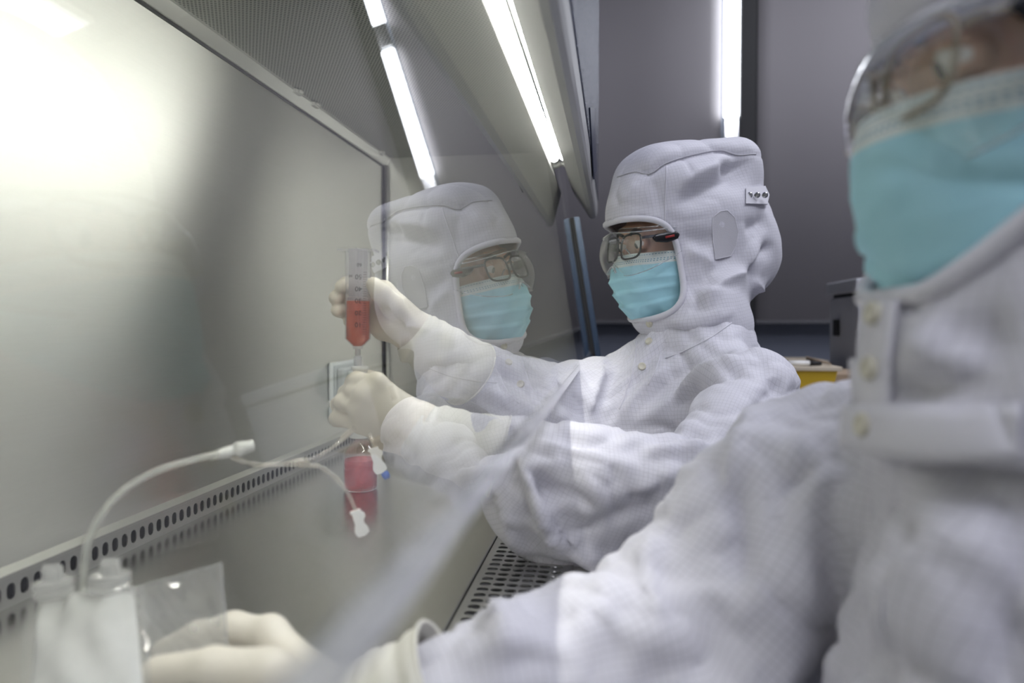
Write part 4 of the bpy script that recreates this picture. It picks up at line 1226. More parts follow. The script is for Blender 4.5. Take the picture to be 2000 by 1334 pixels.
FOLDH1 = [
    ([(1208, 344), (1240, 335), (1268, 338), (1300, 318), (1350, 302), (1405, 293), (1440, 302), (1478, 300)], -0.007, 0.006, 0.010),
    ([(1475, 310), (1440, 325), (1420, 330), (1390, 320)], -0.012, 0.012, 0.014),
    ([(1440, 300), (1400, 325), (1350, 345), (1320, 380)], 0.009, 0.014, 0.018),
    ([(1470, 330), (1440, 345), (1400, 360), (1350, 385), (1310, 400)], -0.010, 0.014, 0.016),
    ([(1500, 420), (1480, 440), (1450, 450)], -0.008, 0.012, 0.014),
    ([(1500, 465), (1470, 500), (1430, 540), (1380, 575), (1340, 600)], 0.016, 0.016, 0.024),
    ([(1516, 480), (1490, 490), (1460, 520), (1430, 545)], -0.013, 0.010, 0.014),
    ([(1320, 460), (1370, 470), (1400, 480)], -0.006, 0.012, 0.012),
    ([(1330, 490), (1370, 500), (1400, 530)], 0.006, 0.012, 0.014),
    ([(1325, 540), (1345, 560), (1362, 590), (1365, 620)], -0.009, 0.010, 0.014),
    ([(1345, 545), (1400, 565), (1440, 560)], -0.007, 0.010, 0.016),
    ([(1300, 620), (1340, 640), (1400, 630), (1440, 600)], 0.008, 0.010, 0.016),
    ([(1285, 660), (1330, 650), (1390, 640), (1440, 612)], -0.010, 0.010, 0.012),
    ([(1268, 340), (1285, 380), (1290, 420)], -0.004, 0.008, 0.010),
    ([(1205, 400), (1230, 380), (1250, 350)], 0.004, 0.010, 0.012),
    ([(1460, 545), (1480, 560), (1488, 590)], 0.010, 0.012, 0.014),
]
lo = np.minimum(C1h - 0.24, NB - 0.11); hi = np.maximum(C1h + 0.22, NB + 0.11)
hood, Vh, Qh = make_hood(p1, C1h, R1h, hood1, OPEN1, lo, hi, FOLDH1, sc=S1)
hood_bvh = bvh_of(Vh, Qh)
make_headgear(p1, C1h, R1h, None, OPEN1, S1)
# seams, ear patch, tab with snaps, buttons
for sm in ([(1206, 346), (1240, 336), (1270, 339), (1300, 319), (1350, 303), (1405, 294), (1440, 303), (1476, 301)], [(1302, 325), (1300, 380), (1299, 436)]):
    s_ = surface_strip(hood_bvh, sm, 0.0006)
    if len(s_) > 3: tube('seam', s_, 0.0011, M_seam if sm[0][0] < 1300 else M_hem, hood, 6)
pl = [(1392, 424), (1406, 413), (1420, 411), (1434, 425), (1441, 452), (1437, 480), (1427, 500), (1396, 507), (1393, 470), (1391, 440)]
pts = [hit(hood_bvh, *p) for p in pl]; cpt = hit(hood_bvh, 1415, 455)
if all(p is not None for p in pts):
    ring = np.array([p[0] + p[1] * 0.0012 for p in pts]); cc = cpt[0] + cpt[1] * 0.0018
    Vp = [cc] + list(ring); m_ = len(ring)
    pt = mesh_obj('ear_patch', Vp, [(0, 1 + k, 1 + (k + 1) % m_) for k in range(m_)], M_patch, hood, True)
    tube('patch_stitching', ring, 0.0007, M_hem, hood, 6, True)
tab = []
for (px, py) in ((1457, 366), (1495, 363), (1503, 380), (1499, 398), (1457, 397)):
    h_ = hit(hood_bvh, min(px, 1488), py); 
    if h_ is None: continue
    tab.append(atY(px, py, h_[0][1] - 0.006))
if len(tab) == 5:
    tb = mesh_obj('strap_tab', np.vstack([tab, np.array(tab) + np.array([0.002, 0.010, 0])]), [(4, 3, 2, 1, 0), (5, 6, 7, 8, 9), (0, 1, 6, 5), (1, 2, 7, 6), (2, 3, 8, 7), (3, 4, 9, 8), (4, 0, 5, 9)], M_hem, hood)
    a_, b_, d_ = frame_from(-ray(1480, 380))
    for px in (1464, 1479, 1494):
        p = atY(px, 381, tab[0][1] - 0.001)
        M = Matrix(((a_[0], b_[0], d_[0], p[0]), (a_[1], b_[1], d_[1], p[1]), (a_[2], b_[2], d_[2], p[2]), (0, 0, 0, 1)))
        lathe('snap', [(0.0048, -0.002), (0.0048, 0.001), (0.0036, 0.0018), (0.0025, 0.0005), (0.0, 0.0008)], M_metal_snap, hood, 16, M)
V_all = np.vstack([Vh, V]) if False else None
for i, (px, py) in enumerate(((1269, 632), (1268, 667), (1254, 716))):
    b_ = person_parts_button('snap_button', hood_bvh if hit(hood_bvh, px, py) is not None and (hit(cov1_bvh, px, py) is None or hit(hood_bvh, px, py)[0][1] < hit(cov1_bvh, px, py)[0][1]) else cov1_bvh, px, py, 0.0062, p1, M_button)

# collar and placket seams on the coverall
for sm in ([(1300, 700), (1345, 682), (1395, 655), (1440, 622)], [(1244, 660), (1240, 700), (1230, 745), (1210, 800)], [(1290, 690), (1282, 720), (1266, 752)]):
    s_ = surface_strip(cov1_bvh, sm, 0.0006)
    if len(s_) > 3 and np.linalg.norm(np.diff(s_, axis=0), axis=1).max() < 0.06: tube('seam', s_, 0.0010, M_hem, cov1, 6)

# ================================================================== the worker in the foreground
p2 = empty('person', (0.25, 0.40, ROOM_Z0))
tag(p2, 'blurred person close on the right in white coverall, mask and goggles, holding the bag', 'person')
C2h_R = head_frame((0, 0, 0), 3, 9)[1]
N2 = atY(1694, 272, 0.405)
C2h = N2 - C2h_R @ np.array([0.121, 0, -0.025]); R2h = C2h_R
Wh2 = lambda q: C2h + np.asarray(q, float) @ R2h.T
NB2 = np.array([0.250, 0.405, 0.165])
SR2 = atY(1650, 888, 0.60); UR2 = atY(1490, 985, 0.565); ER2 = atY(1300, 1205, 0.53); FR2 = atY(1060, 1305, 0.47); WR2 = atY(835, 1362, 0.425)
SL2 = np.array([0.36, 0.20, 0.085]); EL2 = np.array([0.36, 0.15, -0.16]); WL2 = np.array([0.16, 0.20, -0.24])
C1b = np.array([0.235, 0.40, 0.045]); C2b = np.array([0.27, 0.38, -0.26]); BKb = np.array([0.33, 0.40, 0.06])
def cover2(P):
    d = rcone(P, C1b, C2b, 0.105, 0.16)
    d = smin(d, rcone(P, BKb, C2b, 0.10, 0.13), 0.06)
    d = smin(d, rcone(P, SL2, SR2, 0.062, 0.066), 0.06)
    d = smin(d, rcone(P, NB2, C1b, 0.095, 0.10), 0.05)
    a = rcone(P, SR2, UR2, 0.066, 0.072)
    a = smin(a, rcone(P, UR2, ER2, 0.072, 0.076), 0.04)
    a = smin(a, rcone(P, ER2, FR2, 0.076, 0.056), 0.04)
    a = smin(a, rcone(P, FR2, WR2, 0.056, 0.036), 0.02)
    b = rcone(P, SL2, EL2, 0.062, 0.07); b = smin(b, rcone(P, EL2, WL2, 0.07, 0.04), 0.03)
    return smin(d, smin(a, b, 0.01), 0.025)
def inner2(P, g=0.0):
    d = rcone(P, C1b, C2b, 0.085 - g, 0.13 - g); d = smin(d, rcone(P, BKb, C2b, 0.08 - g, 0.10 - g), 0.05)
    d = smin(d, rcone(P, SL2, SR2, 0.05 - g, 0.052 - g), 0.05); d = smin(d, rcone(P, NB2, C1b, 0.06 - g, 0.07 - g), 0.05)
    a = rcone(P, SR2, UR2, 0.052 - g, 0.048 - g); a = smin(a, rcone(P, UR2, ER2, 0.048 - g, 0.042 - g), 0.02); a = smin(a, rcone(P, ER2, FR2, 0.042 - g, 0.036 - g), 0.02); a = smin(a, rcone(P, FR2, WR2, 0.036 - g, 0.028 - g), 0.02)
    b = rcone(P, SL2, EL2, 0.046 - g, 0.042 - g); b = smin(b, rcone(P, EL2, WL2, 0.042 - g, 0.03 - g), 0.02)
    return smin(d, smin(a, b, 0.01), 0.02)
V, Q = surface_nets(cover2, (-0.20, 0.06, -0.27), (0.50, 0.72, 0.30), 0.0122)
V = smooth_v(V, Q, 2, 0.5); Nv = vnormals(V, Q)
Vs = V + Nv * (0.012 * (vnoise(V * np.array([14, 14, 22.]) + 5) - 0.5))[:, None]
cov2 = cloth_mesh('coverall', Vs, Q, V, p2, M_cloth, [([SR2, UR2, ER2, FR2, WR2], 0.07, 0.10), ([SL2, EL2, WL2], 0.06, 0.085)])
pin = (np.linalg.norm(V - WR2, axis=1) < 0.042) | (np.linalg.norm(V - WL2, axis=1) < 0.05) | (V[:, 2] < -0.25) | (np.linalg.norm(V - NB2, axis=1) < 0.10)
Vi, Qi = surface_nets(inner2, (-0.20, 0.06, -0.29), (0.50, 0.72, 0.32), 0.014)
V, Q = drape(cov2, Vi, Qi, pin, grav=0.8)
Nv = vnormals(V, Q); bv = bvh_of(V, Q)
FOLDS2 = [
    ([(1560, 775), (1470, 830), (1430, 930), (1425, 1060), (1440, 1180)], 0.012, 0.010, 0.022),
    ([(1470, 870), (1440, 960), (1440, 1080), (1455, 1200)], -0.014, 0.010, 0.012),
    ([(1640, 800), (1560, 900), (1520, 1000), (1490, 1130), (1460, 1250)], 0.012, 0.014, 0.020),
    ([(1600, 860), (1540, 960), (1510, 1070), (1480, 1200)], -0.010, 0.012, 0.014),
    ([(1660, 860), (1600, 980), (1560, 1120), (1530, 1300)], 0.010, 0.014, 0.018),
    ([(1760, 930), (1700, 1020), (1660, 1150), (1640, 1300)], -0.014, 0.016, 0.022),
    ([(1960, 980), (1850, 1080), (1780, 1200), (1740, 1320)], 0.014, 0.02, 0.03),
    ([(1270, 1000), (1265, 1080), (1270, 1180), (1290, 1290)], 0.010, 0.010, 0.016),
    ([(1350, 980), (1300, 1080), (1300, 1180)], -0.008, 0.010, 0.014),
    ([(1190, 1075), (1175, 1160), (1185, 1260)], 0.005, 0.010, 0.014),
    ([(980, 1165), (972, 1220), (985, 1300)], 0.010, 0.008, 0.012),
    ([(1000, 1180), (1060, 1200), (1120, 1240)], -0.006, 0.010, 0.014),
    ([(870, 1225), (930, 1230), (970, 1260)], -0.007, 0.008, 0.010),
]
D = fold_disp(V, Nv, bv, FOLDS2, 1.4) + crumple(V, 4.1)
V = V + Nv * D[:, None]; set_co(cov2, V)
cov2_bvh = bvh_of(V, Q)
def head2(P):
    q = (P - C2h) @ R2h
    return smin(face_sdf(q), rcone(P, Wh2((-0.02, 0, -0.07)), NB2, 0.050, 0.055), 0.03)
axs2 = [graded_axis(l_, h_, C2h[k] - 0.13, C2h[k] + 0.13, 0.0046, 0.014) for k, (l_, h_) in enumerate(((-0.18, 0.48), (0.08, 0.70), (-0.26, C2h[2] + 0.16)))]
V, Q = surface_nets(lambda P: smin(head2(P), inner2(P, 0.014), 0.03), (0, 0, 0), (1, 1, 1), 0.01, axs2)
mesh_obj('body', smooth_v(V, Q, 1, 0.35), Q, M_skin, p2, True)
OPEN2 = [(0.25, 0.028), (0.102, 0.024), (0.085, 0.022), (0.066, 0.019), (0.048, 0.013), (0.038, 0.0), (0.037, -0.025), (0.048, -0.048), (0.070, -0.070), (0.090, -0.088), (0.106, -0.102), (0.122, -0.114), (0.25, -0.128)]
NBl2 = (NB2 - C2h) @ R2h
def hood2(P):
    q = (P - C2h) @ R2h
    d = ellip(q, (-0.020, 0, 0.045), (0.122, 0.100, 0.120))
    d = smin(d, ellip(q, (-0.085, 0.0, 0.010), (0.122, 0.104, 0.125)), 0.05)
    d = smin(d, rbox(q, (-0.060, 0, 0.110), (0.120, 0.085, 0.055), 0.048), 0.03)
    d = smin(d, ellip(q, (0.012, 0, -0.07), (0.100, 0.098, 0.095)), 0.03)
    d = smin(d, ellip(q, (0.066, 0, -0.135), (0.066, 0.070, 0.048)), 0.03)
    d = smin(d, rcone(P, Wh2((0.0, 0, -0.12)), NB2 + np.array([-0.012, 0, 0.0]), 0.104, 0.104), 0.03)
    return d
FOLDH2 = [
    ([(1830, 640), (1900, 650), (1990, 640)], -0.007, 0.012, 0.016),
    ([(1760, 650), (1830, 700), (1920, 720)], 0.008, 0.014, 0.018),
    ([(1730, 760), (1820, 760), (1950, 745)], -0.008, 0.008, 0.012),
]
lo = np.minimum(C2h - np.array([0.17, 0.15, 0.24]), NB2 - 0.13); hi = np.maximum(C2h + np.array([0.24, 0.15, 0.20]), NB2 + 0.13)
hood_b, Vh2, Qh2 = make_hood(p2, C2h, R2h, hood2, OPEN2, lo, hi, FOLDH2, h=0.0065, noise_amp=0.6, seed=4.0, hem_r=0.0062, cut_z=0.163)
hood2_bvh = bvh_of(Vh2, Qh2)
make_headgear(p2, C2h, R2h, None, OPEN2, gdf=-0.016, cen_pts=[(0.119, -0.014), (0.126, -0.034), (0.128, -0.060), (0.127, -0.084), (0.119, -0.108), (0.100, -0.132)], pleat=0.2, frame_mat=simple('tan_metal_frame', (0.32, 0.27, 0.20), 0.35, 0.3))
def patch_strip(name, bvhs, top, bot, lift, mat, parent, n=16, m_=5):
    """a sewn-on band following the cloth between two outlines"""
    T = catmull(top, n); B = catmull(bot, n)
    k = min(len(T), len(B)); V = []; ok = []
    for i in range(k):
        for j in range(m_):
            p = T[i] * (1 - j / (m_ - 1)) + B[i] * j / (m_ - 1)
            hs = [h for h in (hit(b, *p) for b in bvhs) if h is not None]
            if hs:
                h = min(hs, key=lambda h: np.linalg.norm(h[0] - CAM)); V.append(h[0] + h[1] * lift); ok.append(True)
            else: V.append(CAM * 0); ok.append(False)
    Fc = [(i * m_ + j, i * m_ + j + 1, (i + 1) * m_ + j + 1, (i + 1) * m_ + j) for i in range(k - 1) for j in range(m_ - 1)]
    V = np.array(V)
    def good(f):
        if not all(ok[q] for q in f): return False
        P_ = V[list(f)]; return max(np.linalg.norm(P_[a] - P_[b]) for a, b in ((0, 2), (1, 3))) < 0.03
    Fc = [f for f in Fc if good(f)]
    if not Fc: return None
    par = {}
    def find(a):
        while par.setdefault(a, a) != a: a = par[a]
        return a
    for f in Fc:
        for q in f[1:]: par[find(q)] = find(f[0])
    cnt = {}
    for f in Fc: cnt[find(f[0])] = cnt.get(find(f[0]), 0) + 1
    big = max(cnt, key=cnt.get); Fc = [f for f in Fc if find(f[0]) == big]
    used = sorted({i for f in Fc for i in f}); mp = {u: i for i, u in enumerate(used)}
    o = mesh_obj(name, V[used], [tuple(mp[i] for i in f) for f in Fc], mat, parent, True)
    md = o.modifiers.new('t', 'SOLIDIFY'); md.thickness = 0.0022; md.offset = 0
    return o
patch_strip('collar_band', [hood2_bvh, cov2_bvh], [(1642, 795), (1700, 792), (1780, 795), (1880, 800), (1999, 790)], [(1650, 868), (1700, 885), (1780, 900), (1880, 905), (1999, 900)], 0.004, M_hem, p2)
patch_strip('button_placket', [hood2_bvh, cov2_bvh], [(1678, 590), (1672, 680), (1676, 760), (1682, 795)], [(1765, 590), (1752, 680), (1748, 760), (1745, 795)], 0.003, M_hem, p2)
for (px, py) in ((1722, 615), (1716, 720), (1703, 832)):
    hs = [b for b in (hood2_bvh, cov2_bvh) if hit(b, px, py) is not None]
    if hs:
        b_ = min(hs, key=lambda b: np.linalg.norm(hit(b, px, py)[0] - CAM))
        person_parts_button('snap_button', b_, px, py, 0.0066, p2, M_button, 0.0055)
# the gloved hand under the sash, thumb in front, fingers behind the film
Wg = atY(655, 1405, 0.432)
kk = [atY(525, 1240, 0.456), atY(528, 1276, 0.463), atY(540, 1312, 0.466), atY(556, 1346, 0.462)]
pal = [(Wg, k_, 0.025, 0.0125) for k_ in kk] + [(kk[0], kk[3], 0.0125, 0.012), (Wg, atY(590, 1350, 0.43), 0.025, 0.018)]
hand2 = [pal,
    finger([kk[0], atY(455, 1226, 0.457), atY(385, 1242, 0.453), atY(318, 1272, 0.450)], [0.0120, 0.0112, 0.0102, 0.0088]),
    finger([kk[1], atY(460, 1266, 0.468), atY(380, 1282, 0.466), atY(312, 1306, 0.462)], [0.0120, 0.0112, 0.0102, 0.0088]),
    finger([kk[2], atY(475, 1306, 0.472), atY(392, 1322, 0.470), atY(325, 1340, 0.466)], [0.0118, 0.0108, 0.0100, 0.0086]),
    finger([kk[3], atY(495, 1350, 0.468), atY(420, 1362, 0.466)], [0.0110, 0.0100, 0.0085]),
    finger([atY(610, 1368, 0.424), atY(525, 1314, 0.405), atY(415, 1304, 0.400), atY(305, 1312, 0.404)], [0.0180, 0.0150, 0.0125, 0.0102])]
g, _, _ = glove_mesh('glove', hand2, p2, M_glove, 0.0026)
tag(g, 'cream latex glove pinching the bag between thumb and fingers')
cuff([atY(680, 1398, 0.434), atY(735, 1388, 0.432), atY(800, 1368, 0.428), atY(868, 1338, 0.43)], [0.030, 0.034, 0.035, 0.0385, 0.040], p2, 'cream glove cuff pulled over the sleeve end')

# ================================================================== lab things
M_barrel = clear_mat('syringe_barrel', (0.97, 0.97, 0.98), 1.0, 0.06, 0.16, (0.92, 0.91, 0.95))
M_tubing = clear_mat('clear_tubing', (0.95, 0.93, 0.88), 1.3, 0.05, 0.22, (0.88, 0.84, 0.76))
M_tubing_w = clear_mat('milky_tubing', (0.95, 0.95, 0.93), 1.2, 0.08, 0.45, (0.85, 0.86, 0.83))
M_port = clear_mat('milky_port', (0.95, 0.95, 0.95), 1.2, 0.12, 0.45, (0.92, 0.92, 0.92))
M_bag = clear_mat('milky_bag', (0.97, 0.97, 0.97), 0.8, 0.2, 0.92, (0.97, 0.97, 0.97))
M_bag_cl = clear_mat('clear_bag_margin', (0.97, 0.97, 0.97), 1.4, 0.08, 0.16, (0.9, 0.9, 0.9))
M_film = clear_mat('clear_film', (0.97, 0.98, 0.98), 2.2, 0.05, 0.30, (0.92, 0.92, 0.94))
M_clamp = simple('white_clamp', (0.84, 0.83, 0.80), 0.4)
M_bluecap = simple('blue_cap', (0.02, 0.10, 0.42), 0.3)
M_print = simple('black_print', (0.02, 0.02, 0.02), 0.5)
M_glassb = clear_mat('bottle_glass', (0.95, 0.93, 0.93), 1.2, 0.02, 0.03)
M_plunger = clear_mat('plunger_plastic', (0.93, 0.92, 0.94), 1.0, 0.1, 0.35, (0.9, 0.88, 0.9))
def liquid(name, col, dens):
    m, nt, p = new_mat(name)
    p.inputs['Base Color'].default_value = (*col, 1); p.inputs['Roughness'].default_value = 0.08
    p.inputs['Transmission Weight'].default_value = dens; p.inputs['IOR'].default_value = 1.15
    tc = N(nt, 'ShaderNodeTexCoord'); no = N(nt, 'ShaderNodeTexNoise'); no.inputs['Scale'].default_value = 20
    L(nt, tc.outputs['Object'], no.inputs['Vector'])
    mx = N(nt, 'ShaderNodeMix', data_type='RGBA'); mx.inputs['A'].default_value = (*col, 1); mx.inputs['B'].default_value = (*(min(1, c * 1.1) for c in col), 1)
    L(nt, no.outputs['Fac'], mx.inputs['Factor']); L(nt, mx.outputs['Result'], p.inputs['Base Color'])
    return m
M_redliq = liquid('salmon_liquid', (0.90, 0.19, 0.09), 0.45)
M_redmed = liquid('red_medium', (0.88, 0.03, 0.035), 0.72)

# --- syringe, held upright, needle side down
YS = 0.772
s_top = atY(700, 492, YS); s_bot = atY(699, 662, YS)
axs = s_top - s_bot; Ls = np.linalg.norm(axs); axs /= Ls
side_a = np.array(ray(760, 580)) - np.array(ray(640, 580)); side_a -= axs * (side_a @ axs); side_a /= np.linalg.norm(side_a)
side_b = np.cross(axs, side_a)           # horizontal, away from / towards camera
RB = 0.0150
def SM(p): return Matrix(((side_a[0], side_b[0], axs[0], p[0]), (side_a[1], side_b[1], axs[1], p[1]), (side_a[2], side_b[2], axs[2], p[2]), (0, 0, 0, 1)))
MS = SM(s_bot)
syr = empty('syringe', tuple(s_bot))
tag(syr, 'upright clear plastic syringe half full of salmon-red liquid', 'syringe')
lathe('barrel', [(0.0055, -0.012), (0.006, -0.009), (RB, 0.0), (RB, Ls * 0.5), (RB, Ls)], M_barrel, syr, 40, MS, 50)
liqh = np.linalg.norm(atY(700, 588, YS) - s_bot)
lathe('liquid', [(0.0, -0.0085), (0.005, -0.0083), (RB - 0.0016, 0.0005), (RB - 0.0016, liqh), (0.0, liqh)], M_redliq, syr, 36, MS, 50)
lathe('plunger_seal', [(0.0, liqh + 0.0005), (RB - 0.0018, liqh + 0.0005), (RB - 0.0018, liqh + 0.004), (RB - 0.003, liqh + 0.005), (0.0, liqh + 0.005)], M_plunger, syr, 32, MS, 50)
bm = bmesh.new()
b_box(bm, (-RB + 0.004, -0.0008, liqh + 0.005), (RB - 0.004, 0.0008, Ls + 0.004)); b_box(bm, (-0.0008, -RB + 0.004, liqh + 0.005), (0.0008, RB - 0.004, Ls + 0.004))
for v in bm.verts: v.co = MS @ v.co
bm_obj('plunger_rod', bm, M_plunger, syr)
bm = bmesh.new()
b_box(bm, (-0.0225, -0.0125, Ls), (0.0225, 0.0125, Ls + 0.0026), 0.001)
for v in bm.verts: v.co = MS @ v.co
bm_obj('finger_flange', bm, M_barrel, syr)
lathe('luer_tip', [(0.0034, -0.012), (0.0034, -0.020), (0.0048, -0.021), (0.0045, -0.032), (0.0030, -0.034)], M_port, syr, 20, MS, 50)
lathe('needle_hub', [(0.0030, -0.034), (0.0026, -0.050)], M_tubing, syr, 16, MS, 50)
# printed scale, upside down, on the camera side of the barrel
def on_barrel(a, z, r=RB + 0.00015):          # a: arc length from the camera-facing line, rightwards
    th = a / r
    return np.array([r * math.sin(th), -r * math.cos(th), z])
camdir = CAM - s_bot; sgn = -1 if (camdir @ side_b) > 0 else 1
def to_w(q):
    q = np.array([q[0], q[1] * sgn, q[2]]); return s_bot + q[0] * side_a + q[1] * side_b + q[2] * axs
def zpx(py): return np.linalg.norm(atY(700, py, YS) - s_bot)
z10, z60 = zpx(634), zpx(519)
bm = bmesh.new()
def bquad(a0, a1, z0, z1):
    vs = [bm.verts.new(to_w(on_barrel(a, z))) for a, z in ((a0, z0), (a1, z0), (a1, z1), (a0, z1))]
    bm.faces.new(vs)
for i in range(0, 53):
    z = z10 + (z60 - z10) * (i - 8) / 50.0 * 1.0
    if z < 0.003: continue
    major = (i - 8) % 10 == 0; mid = (i - 8) % 2 == 0
    if not (major or mid): continue
    ln = 0.0075 if major else 0.0045
    bquad(0.0135 - ln, 0.0135, z - 0.00022, z + 0.00022)
bm_obj('graduation_marks', bm, M_print, syr)
for k, (txt, py, size) in enumerate((('10', 634, 0.0078), ('20', 611, 0.0078), ('30', 588, 0.0078), ('40', 565, 0.0078), ('50', 542, 0.0078), ('60', 519, 0.0058), ('ml', 541, 0.0055))):
    cu = bpy.data.curves.new('number', 'FONT'); cu.body = txt; cu.size = size; cu.align_x = 'CENTER'; cu.align_y = 'CENTER'
    tmp = bpy.data.objects.new('number', cu); COL.objects.link(tmp)
    me = bpy.data.meshes.new_from_object(tmp.evaluated_get(bpy.context.evaluated_depsgraph_get())); bpy.data.objects.remove(tmp)
    co = np.empty(len(me.vertices) * 3); me.vertices.foreach_get('co', co); co = co.reshape(-1, 3)
    ac = 0.0035 if txt != 'ml' else -0.0062
    if txt == '60': ac = 0.0045
    zc = zpx(py)
    W3 = np.array([to_w(on_barrel(ac - c[0], zc - c[1])) for c in co])
    me.vertices.foreach_set('co', W3.ravel().astype(np.float32)); me.update()
    me.materials.append(M_print)
    o = bpy.data.objects.new('scale_number', me); link(o, syr); o.matrix_parent_inverse = Matrix.Translation(-Vector(syr.location))

# --- white connector held in the lower fist
cn = empty('connector', tuple(atY(704, 740, 0.755)))
tag(cn, 'white flared connector gripped in the fist below the syringe', 'connector')
MC = SM(atY(703, 760, 0.755))
lathe('socket', [(0.0065, -0.010), (0.0070, 0.012), (0.0085, 0.022), (0.0098, 0.0235), (0.0098, 0.0262), (0.0080, 0.0262), (0.0070, 0.018)], M_white_plastic, cn, 28, MC, 40)

# --- bottle of red medium on the tray
bb = atZ(705, 956, ZW)
bot = empty('bottle', (bb[0], bb[1], ZW))
tag(bot, 'squat glass bottle of red liquid standing on the steel tray', 'bottle')
MB = Matrix.Translation((bb[0], bb[1], ZW))
RBo = 0.0278
lathe('glass', [(0.0, 0.0005), (RBo - 0.003, 0.0005), (RBo, 0.004), (RBo, 0.062), (RBo - 0.003, 0.068), (0.018, 0.074), (0.016, 0.080), (0.016, 0.090)], M_glassb, bot, 44, MB, 50)
lathe('liquid', [(0.0, 0.0025), (RBo - 0.004, 0.0025), (RBo - 0.0018, 0.005), (RBo - 0.0018, 0.050), (0.0, 0.050)], M_redmed, bot, 40, MB, 50)
lathe('cap', [(0.0175, 0.086), (0.0180, 0.088), (0.0180, 0.100), (0.0165, 0.1015), (0.0, 0.1015)], M_white_plastic, bot, 32, MB, 40)

# --- bag with ports, tube set
YB2 = 0.435
bag = empty('infusion_bag', tuple(atY(170, 1290, YB2)))
tag(bag, 'milky flexible infusion bag with three ports in the lower left corner', 'bag')
def sheet(name, corners, mat, parent, bulge, ny=26, nx=26, seed=0.0, fold=0.0015, thick=0.0012, both=True):
    """a pillow of two welded films spanning four corner points (tl, tr, br, bl)"""
    tl, tr, br, bl = [np.array(c, float) for c in corners]
    nrm = np.cross(tr - tl, bl - tl); nrm /= np.linalg.norm(nrm)
    V = []
    for sgn_ in ((1, -1) if both else (1,)):
        for j in range(ny):
            for i in range(nx):
                u_, v_ = i / (nx - 1), j / (ny - 1)
                p = (tl * (1 - u_) + tr * u_) * (1 - v_) + (bl * (1 - u_) + br * u_) * v_
                e = (4 * u_ * (1 - u_)) ** 0.6 * min(1, (4 * v_ * (1 - v_)) ** 0.5 * 1.2)
                r = math.sin(u_ * 19 + seed + 3.0 * math.sin(v_ * 2 + seed)) * math.exp(-v_ * 3.0) + 0.5 * math.sin(u_ * 11 - v_ * 9 + seed)
                V.append(p + nrm * (sgn_ * bulge * e + fold * r * min(1, e * 2 + 0.2)))
    Fc = []
    for s_ in range(2 if both else 1):
        o_ = s_ * nx * ny
        for j in range(ny - 1):
            for i in range(nx - 1):
                f = (o_ + j * nx + i, o_ + j * nx + i + 1, o_ + (j + 1) * nx + i + 1, o_ + (j + 1) * nx + i)
                Fc.append(f if s_ else f[::-1])
    return mesh_obj(name, V, Fc, mat, parent, True)
sheet('film_pillow', (atY(75, 1172, YB2), atY(262, 1152, YB2), atY(285, 1400, YB2 - 0.085), atY(50, 1420, YB2 - 0.085)), M_bag, bag, 0.009, seed=0.6, fold=0.0032)
sheet('weld_margin', (atY(48, 1182, YB2 + 0.001), atY(282, 1146, YB2 + 0.001), atY(300, 1400, YB2 - 0.083), atY(30, 1425, YB2 - 0.083)), M_bag_cl, bag, 0.0004, fold=0.0012, both=False)
box_m = [atY(92, 1158, YB2), atY(245, 1143, YB2)]
def bar(name, a, b, w, t, mat, parent, up):
    a = np.array(a); b = np.array(b); d = (b - a); Lb = np.linalg.norm(d); d /= Lb
    up = np.array(up, float); up -= d * (up @ d); up /= np.linalg.norm(up); c = np.cross(d, up)
    bm = bmesh.new(); b_box(bm, (0, -t / 2, -w / 2), (Lb, t / 2, w / 2), min(w, t) * 0.25)
    M = Matrix(((d[0], c[0], up[0], a[0]), (d[1], c[1], up[1], a[1]), (d[2], c[2], up[2], a[2]), (0, 0, 0, 1)))
    for v in bm.verts: v.co = M @ v.co
    return bm_obj(name, bm, mat, parent)
bar('port_bar', atY(95, 1176, YB2), atY(262, 1156, YB2), 0.0075, 0.005, M_port, bag, (0, 0, 1))
def frame_at(p, axis): 
    a, b, d = frame_from(axis); return Matrix(((a[0], b[0], d[0], p[0]), (a[1], b[1], d[1], p[1]), (a[2], b[2], d[2], p[2]), (0, 0, 0, 1)))
for (px, py, tx) in ((108, 1172, -6), (214, 1160, 2)):
    p0 = atY(px, py, YB2); ax_ = atY(px + tx, py - 70, YB2) - p0
    M = frame_at(p0, ax_)
    pt = lathe('port', [(0.0040, -0.010), (0.0040, 0.002), (0.0130, 0.0035), (0.0138, 0.007), (0.0120, 0.0085), (0.0120, 0.0095), (0.0138, 0.011), (0.0130, 0.0145), (0.0070, 0.016), (0.0065, 0.023), (0.0, 0.023)], M_port, bag, 24, M, 40)
    bar('twist_wing', atY(px - 16 + tx, py - 52, YB2 - 0.002), atY(px + 18 + tx, py - 54, YB2 - 0.002), 0.012, 0.0022, M_port, bag, (0, 0, 1))
# long milky tube rising out of the bag, to the capped tee
tb = empty('tube_set', tuple(atY(165, 1160, YB2)))
tag(tb, 'clear tube set arching from the bag to the fist, with connectors and clamps', 'tubing')
pa = [atY(162, 1185, YB2), atY(163, 1120, YB2), atY(172, 1060, 0.437), atY(198, 1005, 0.445), atY(245, 955, 0.46), (atY(310, 918, 0.48)), atY(380, 897, 0.50), atY(428, 886, 0.515)]
tube('bag_line', catmull(pa, 12), 0.0026, M_tubing_w, tb, 12)
tube('port_stub', [atY(162, 1190, YB2), atY(163, 1150, YB2)], 0.0042, M_port, tb, 12)
q0, q1, q2, q3 = atY(410, 892, 0.512), atY(440, 884, 0.520), atY(458, 879, 0.524), atY(497, 869, 0.532)
tube('connector_body', [q0, q0 * 0.5 + q1 * 0.5, q1, q2], [0.0030, 0.0034, 0.0044, 0.0044], M_white_plastic, tb, 14)
